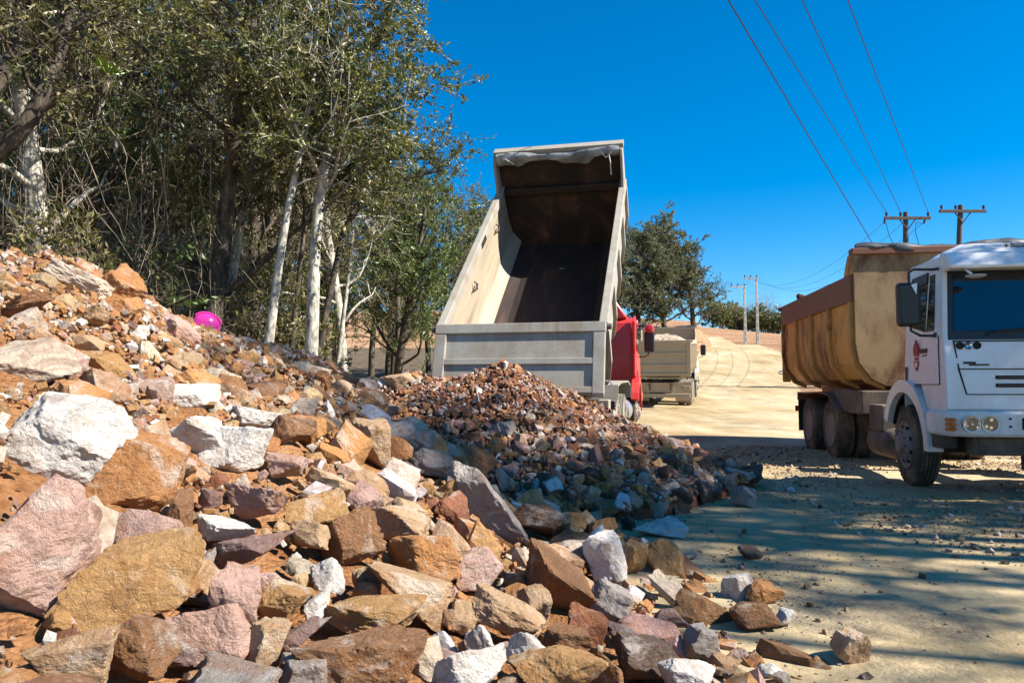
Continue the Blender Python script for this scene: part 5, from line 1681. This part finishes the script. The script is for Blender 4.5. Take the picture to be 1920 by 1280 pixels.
# --- trees on the sunny side of the road, outside the picture: they shade the road and the white cab and mirror in its windscreen
w_, l_ = grow(321, straight(rng, 13.5, (.3, .15), .06), .17, n1=15, t0=.62, l1=1.9, n2=5, l2=1.0, n3=4, l3=.6, nleaf=14, leaf=.15, leafclear=.1)
ST = (w_.mesh('trunk', M_DARKBARK, True), l_.mesh('crown', M_LEAF))
w_, l_ = grow(322, straight(rng, 11.5, (-.3, .15), .06), .16, n1=12, t0=.45, l1=1.8, n2=4, l2=1.0, n3=3, l3=.6, nleaf=4, leaf=.14, leafclear=.35)
SB = (w_.mesh('trunk', M_DARKBARK, True), l_.mesh('crown', M_LEAF))
for k, (yt, x, b) in enumerate([(2.6, 14.0, 1), (3.3, 17.0, 1), (3.8, 13.0, 1), (4.3, 16.0, 1), (4.8, 13.6, 1), (5.3, 17.4, 1), (5.9, 12.8, 0), (6.5, 15.0, 0), (7.0, 13.2, 0), (7.6, 16.4, 0), (8.2, 13.0, 0), (8.9, 15.2, 0), (9.6, 12.6, 0)]):
    y = yt - (x - 2.0) * .314
    p_ = SB if b else ST
    tree('roadside_tree', ['leafy tree on the sunny side of the road', 'thin-crowned tree on the sunny side of the road'][b], (x, y, gz(x, y)), p_[0], p_[1], k * 1.3, (.78 if yt > 7.9 else 1.1 if 5.6 < yt < 7.2 else .9 + .03 * (k * 7 % 5)), ['leafy trees on the sunny side of the road', 'thin-crowned trees on the sunny side of the road'][b])

# ================================================================== poles, wires, helmet, dust
M_POLEW = paint('weathered_pole_wood', (0.075, 0.055, 0.045), 0.85, (0.17, 0.13, 0.10), 0.5, 3)
M_CONC = paint('pole_concrete', (0.46, 0.44, 0.41), 0.85, (0.33, 0.29, 0.24), 0.6, 2)
M_INSUL = plain('brown_porcelain', (0.05, 0.028, 0.022), 0.3)
M_WIRE = plain('dark_wire', (0.012, 0.013, 0.016), 0.6)
def t_pole(px_base, px_top, py_top, d, label, half=1.22, gear=False):
    top = at(px_top, py_top, d)
    bx = at(px_base, 700, d)[0]
    gzv = gz(bx, d)
    e = empty('utility_pole', (bx, d, gzv))
    hgt = top[2] - gzv
    lean = top[0] - bx
    MB().tube([(0, 0, 0), (lean * .5, 0, hgt * .5), (lean, 0, hgt)], [.17, .15, .125], 12).build('pole', M_POLEW, e, smooth=40)
    za = hgt - .35
    MB().box(lean - half, lean + half, -.22, -.10, za - .075, za + .075).build('crossarm', M_POLEW, e, bevel=.01)
    for s in (-1, 1):
        MB().tube([(lean + s * .42, -.16, za - .06), (lean, -.14, za - .62)], .03, 6).build('brace', M_POLEW, e)
    for x in (-half + .12, -.36, half - .12):
        MB().lathe([(0, .03), (.06, .03), (.07, .07), (.12, .075), (.13, .05), (.17, .065), (.22, .06), (.25, .025), (.27, 0)], (lean + x, -.16, za + .07), 12, 'z').build('insulator', M_INSUL, e, smooth=40)
    if gear:
        for x in (-half + .05, half - .28):
            MB().tube([(lean + x, -.1, za - .06), (lean + x + .02, 0, za - .22), (lean + x + .1, .2, za - .2)], .05, 8).build('strain_insulator', M_INSUL, e)
        MB().tube([(lean - half + .1, -.1, za - .2), (lean - half + .25, -.1, za - .9), (lean - .7, -.1, za - 1.5), (lean - .25, -.1, za - 1.75), (lean, -.1, za - 1.75)], .016, 5).build('jumper_wire', M_WIRE, e)
        MB().tube([(lean + half - .45, -.1, za - .3), (lean + .5, -.1, za - .2), (lean + .42, -.1, za - .7), (lean + .62, -.1, za - 1.5), (lean + .9, -.1, za - 1.6), (lean + .88, -.1, za - 1.9)], .016, 5).build('jumper_wire', M_WIRE, e)
        MB().lathe([(0, .05), (.1, .09), (.2, .05), (.3, .09), (.45, .05), (.5, 0)], (lean + .4, -.1, za - 2.1), 10, 'z').build('fuse_cutout', M_INSUL, e, smooth=40)
        MB().lathe([(0, .05), (.1, .08), (.2, .05), (.3, 0)], (lean + .78, -.1, za - 2.1), 10, 'z').build('fuse_cutout', M_INSUL, e, smooth=40)
        MB().box(lean, lean + .9, -.14, -.06, za - 2.2, za - 2.1).build('gear_bracket', M_POLEW, e)
    tag(e, label, 'utility pole', 'T-shaped utility poles')
    return e, Vector((bx + lean, d, gzv + za))
pA, cA = t_pole(1698, 1698, 398, 38.7, 'T-shaped pole with switch gear behind the rusty truck body', gear=True)
pB, cB = t_pole(1788, 1801, 385, 38.3, 'bare T-shaped pole rising behind the white cab')
def l_pole(px, py0, py1, d, arm, label):
    b = at(px, py0, d); t = at(px, py1, d)
    gzv = gz(b[0], d)
    e = empty('concrete_pole', (b[0], d, gzv))
    h = t[2] - gzv
    MB().hexa([(-.17, -.13, 0), (.17, -.13, 0), (.17, .13, 0), (-.17, .13, 0), (-.09, -.08, h), (.09, -.08, h), (.09, .08, h), (-.09, .08, h)]).build('pole', M_CONC, e, bevel=.015)
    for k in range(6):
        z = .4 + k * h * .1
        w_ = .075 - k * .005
        MB().box(-w_, w_, -.134 + z / h * .045, -.11, z, z + h * .07).build('lightening_recess', plain('recess_shade', (.25, .235, .215), .9) if k == 0 and 'recess_shade' not in bpy.data.materials else bpy.data.materials['recess_shade'], e)  # recesses are raised panels, their shade put into the darker colour
    MB().box(-arm, .14, -.17, -.085, h - .2, h - .05).build('crossarm', M_CONC, e, bevel=.01)
    MB().tube([(-arm * .62, -.13, h - .18), (0, -.12, h - .95)], .03, 6).build('brace', M_CONC, e)
    for x in (-arm + .1, -arm * .5, -.05):
        MB().lathe([(0, .04), (.1, .075), (.18, .05), (.28, .07), (.34, 0)], (x, -.13, h - .05), 10, 'z').build('insulator', M_INSUL, e, smooth=40)
    tag(e, label, 'utility pole', 'concrete poles on the hill')
    return e, Vector((b[0], d, gzv + h))
q1, c1_ = l_pole(1398, 652, 536, 84, 1.62, 'left and lower concrete pole at the bend of the road')
q2, c2_ = l_pole(1421, 652, 520, 86, 1.5, 'right and taller concrete pole at the bend of the road')
def wire(name, a, b, sag, label, r=.012, n=26, group=None):
    a, b = Vector(a), Vector(b)
    pts = []
    for i in range(n + 1):
        t = i / n
        p = a.lerp(b, t)
        p.z -= sag * 4 * t * (1 - t)
        pts.append(p)
    o = MB().tube(pts, r, 5).build(name, M_WIRE, None, smooth=60)
    return tag(o, label, 'power line', group)
def through(A, px, py, y, z):
    """point with given y and z on the plane that holds the camera, A and the pixel"""
    C0 = np.array([0, 0, CAMH])
    nn = np.cross(pray(px, py), np.array(A) - C0)
    x = -(nn[1] * (y - 0) + nn[2] * (z - CAMH)) / nn[0]
    return (x, y, z)
top = [cA + Vector((-1.10, -.16, .32)), cA + Vector((-.36, -.16, .32)), cA + Vector((1.10, -.16, .32))]
lab4 = ['second wire from the left crossing the sky to the T-shaped pole', 'third wire from the left crossing the sky to the T-shaped pole', 'rightmost wire crossing the sky to the T-shaped pole']
for k, (p, u) in enumerate(zip(top, (1420, 1507, 1592))):
    wire('power_line', p, through(p, u, 0, 3.0, 12.5), .12, lab4[k], .015, group='wires crossing the sky')
lowp = Vector(at(1646, 470, 30))
e1 = through(lowp, 1370, 0, 3.0, 10.5)
wire('power_line', lowp + (lowp - Vector(e1)).normalized() * 8, e1, .1, 'leftmost and lowest wire crossing the sky', .015, group='wires crossing the sky')
ends = [c2_ + Vector((-1.35, -.13, .15)), c2_ + Vector((-.75, -.13, .15)), c2_ + Vector((-.05, -.13, .15))]
names = ['upper', 'middle', 'lower']
for k in range(3):
    a = cA + Vector((-1.15 + k * 1.05, .1, -.2))
    wire('power_line', a, ends[k], 2.1 + .25 * k, f'{names[k]} of the three wires sagging from the T-shaped pole to the far poles', .010, 40, 'wires sagging to the far poles')
for k in range(2):
    a = c1_ + Vector((-1.4 + k * .9, -.13, .2))
    b = Vector(at(1150, 556 + 5 * k, 70))
    wire('power_line', a, b, .5, f'{names[k * 2]} wire running left from the concrete pole behind the tree', .016, 24, 'wires behind the far tree')
    wire('power_line', c1_ + Vector((-.6 + k * .5, -.13, .2)), ends[k], .5, f'{names[k * 2]} short wire between the two concrete poles', .014, 12, 'wires between the concrete poles')

# pink hard hat behind the crest of the near pile
hp = at(389, 607, 7.25)
hh_ = empty('hard_hat', (hp[0], hp[1], hp[2] + .02), R(25))
n = NT('pink_plastic'); n.base((0.80, 0.05, 0.36)).rough(0.25); n.bump(n.noise(n.co(), 30), .05, .005); M_PINK = n.m
prof = [(-.06, .118), (-.03, .116), (.01, .108), (.045, .088), (.07, .06), (.083, .03), (.087, 0)]
sh = MB().lathe(prof, (0, 0, 0), 32, 'z').build('shell', M_PINK, hh_, smooth=60); sh.scale = (1.15, 1, 1)
m = MB()
for o_ in (-.03, 0, .03):
    m.tube([(math.cos(t) * .128, o_, math.sin(t) * .086) for t in np.linspace(.25, math.pi - .25, 12)], .009, 6)
m.build('ridge', M_PINK, hh_, smooth=60)
br_ = MB().lathe([(-.062, .112), (-.058, .14), (-.052, .14), (-.05, .112)], (.015, 0, 0), 32, 'z', close=True).build('brim', M_PINK, hh_, smooth=50); br_.scale = (1.2, 1, 1)
hh_.rotation_euler = (R(8), R(20), R(25))
tag(hh_, 'pink hard hat peeking over the crest of the near pile', 'hard hat')
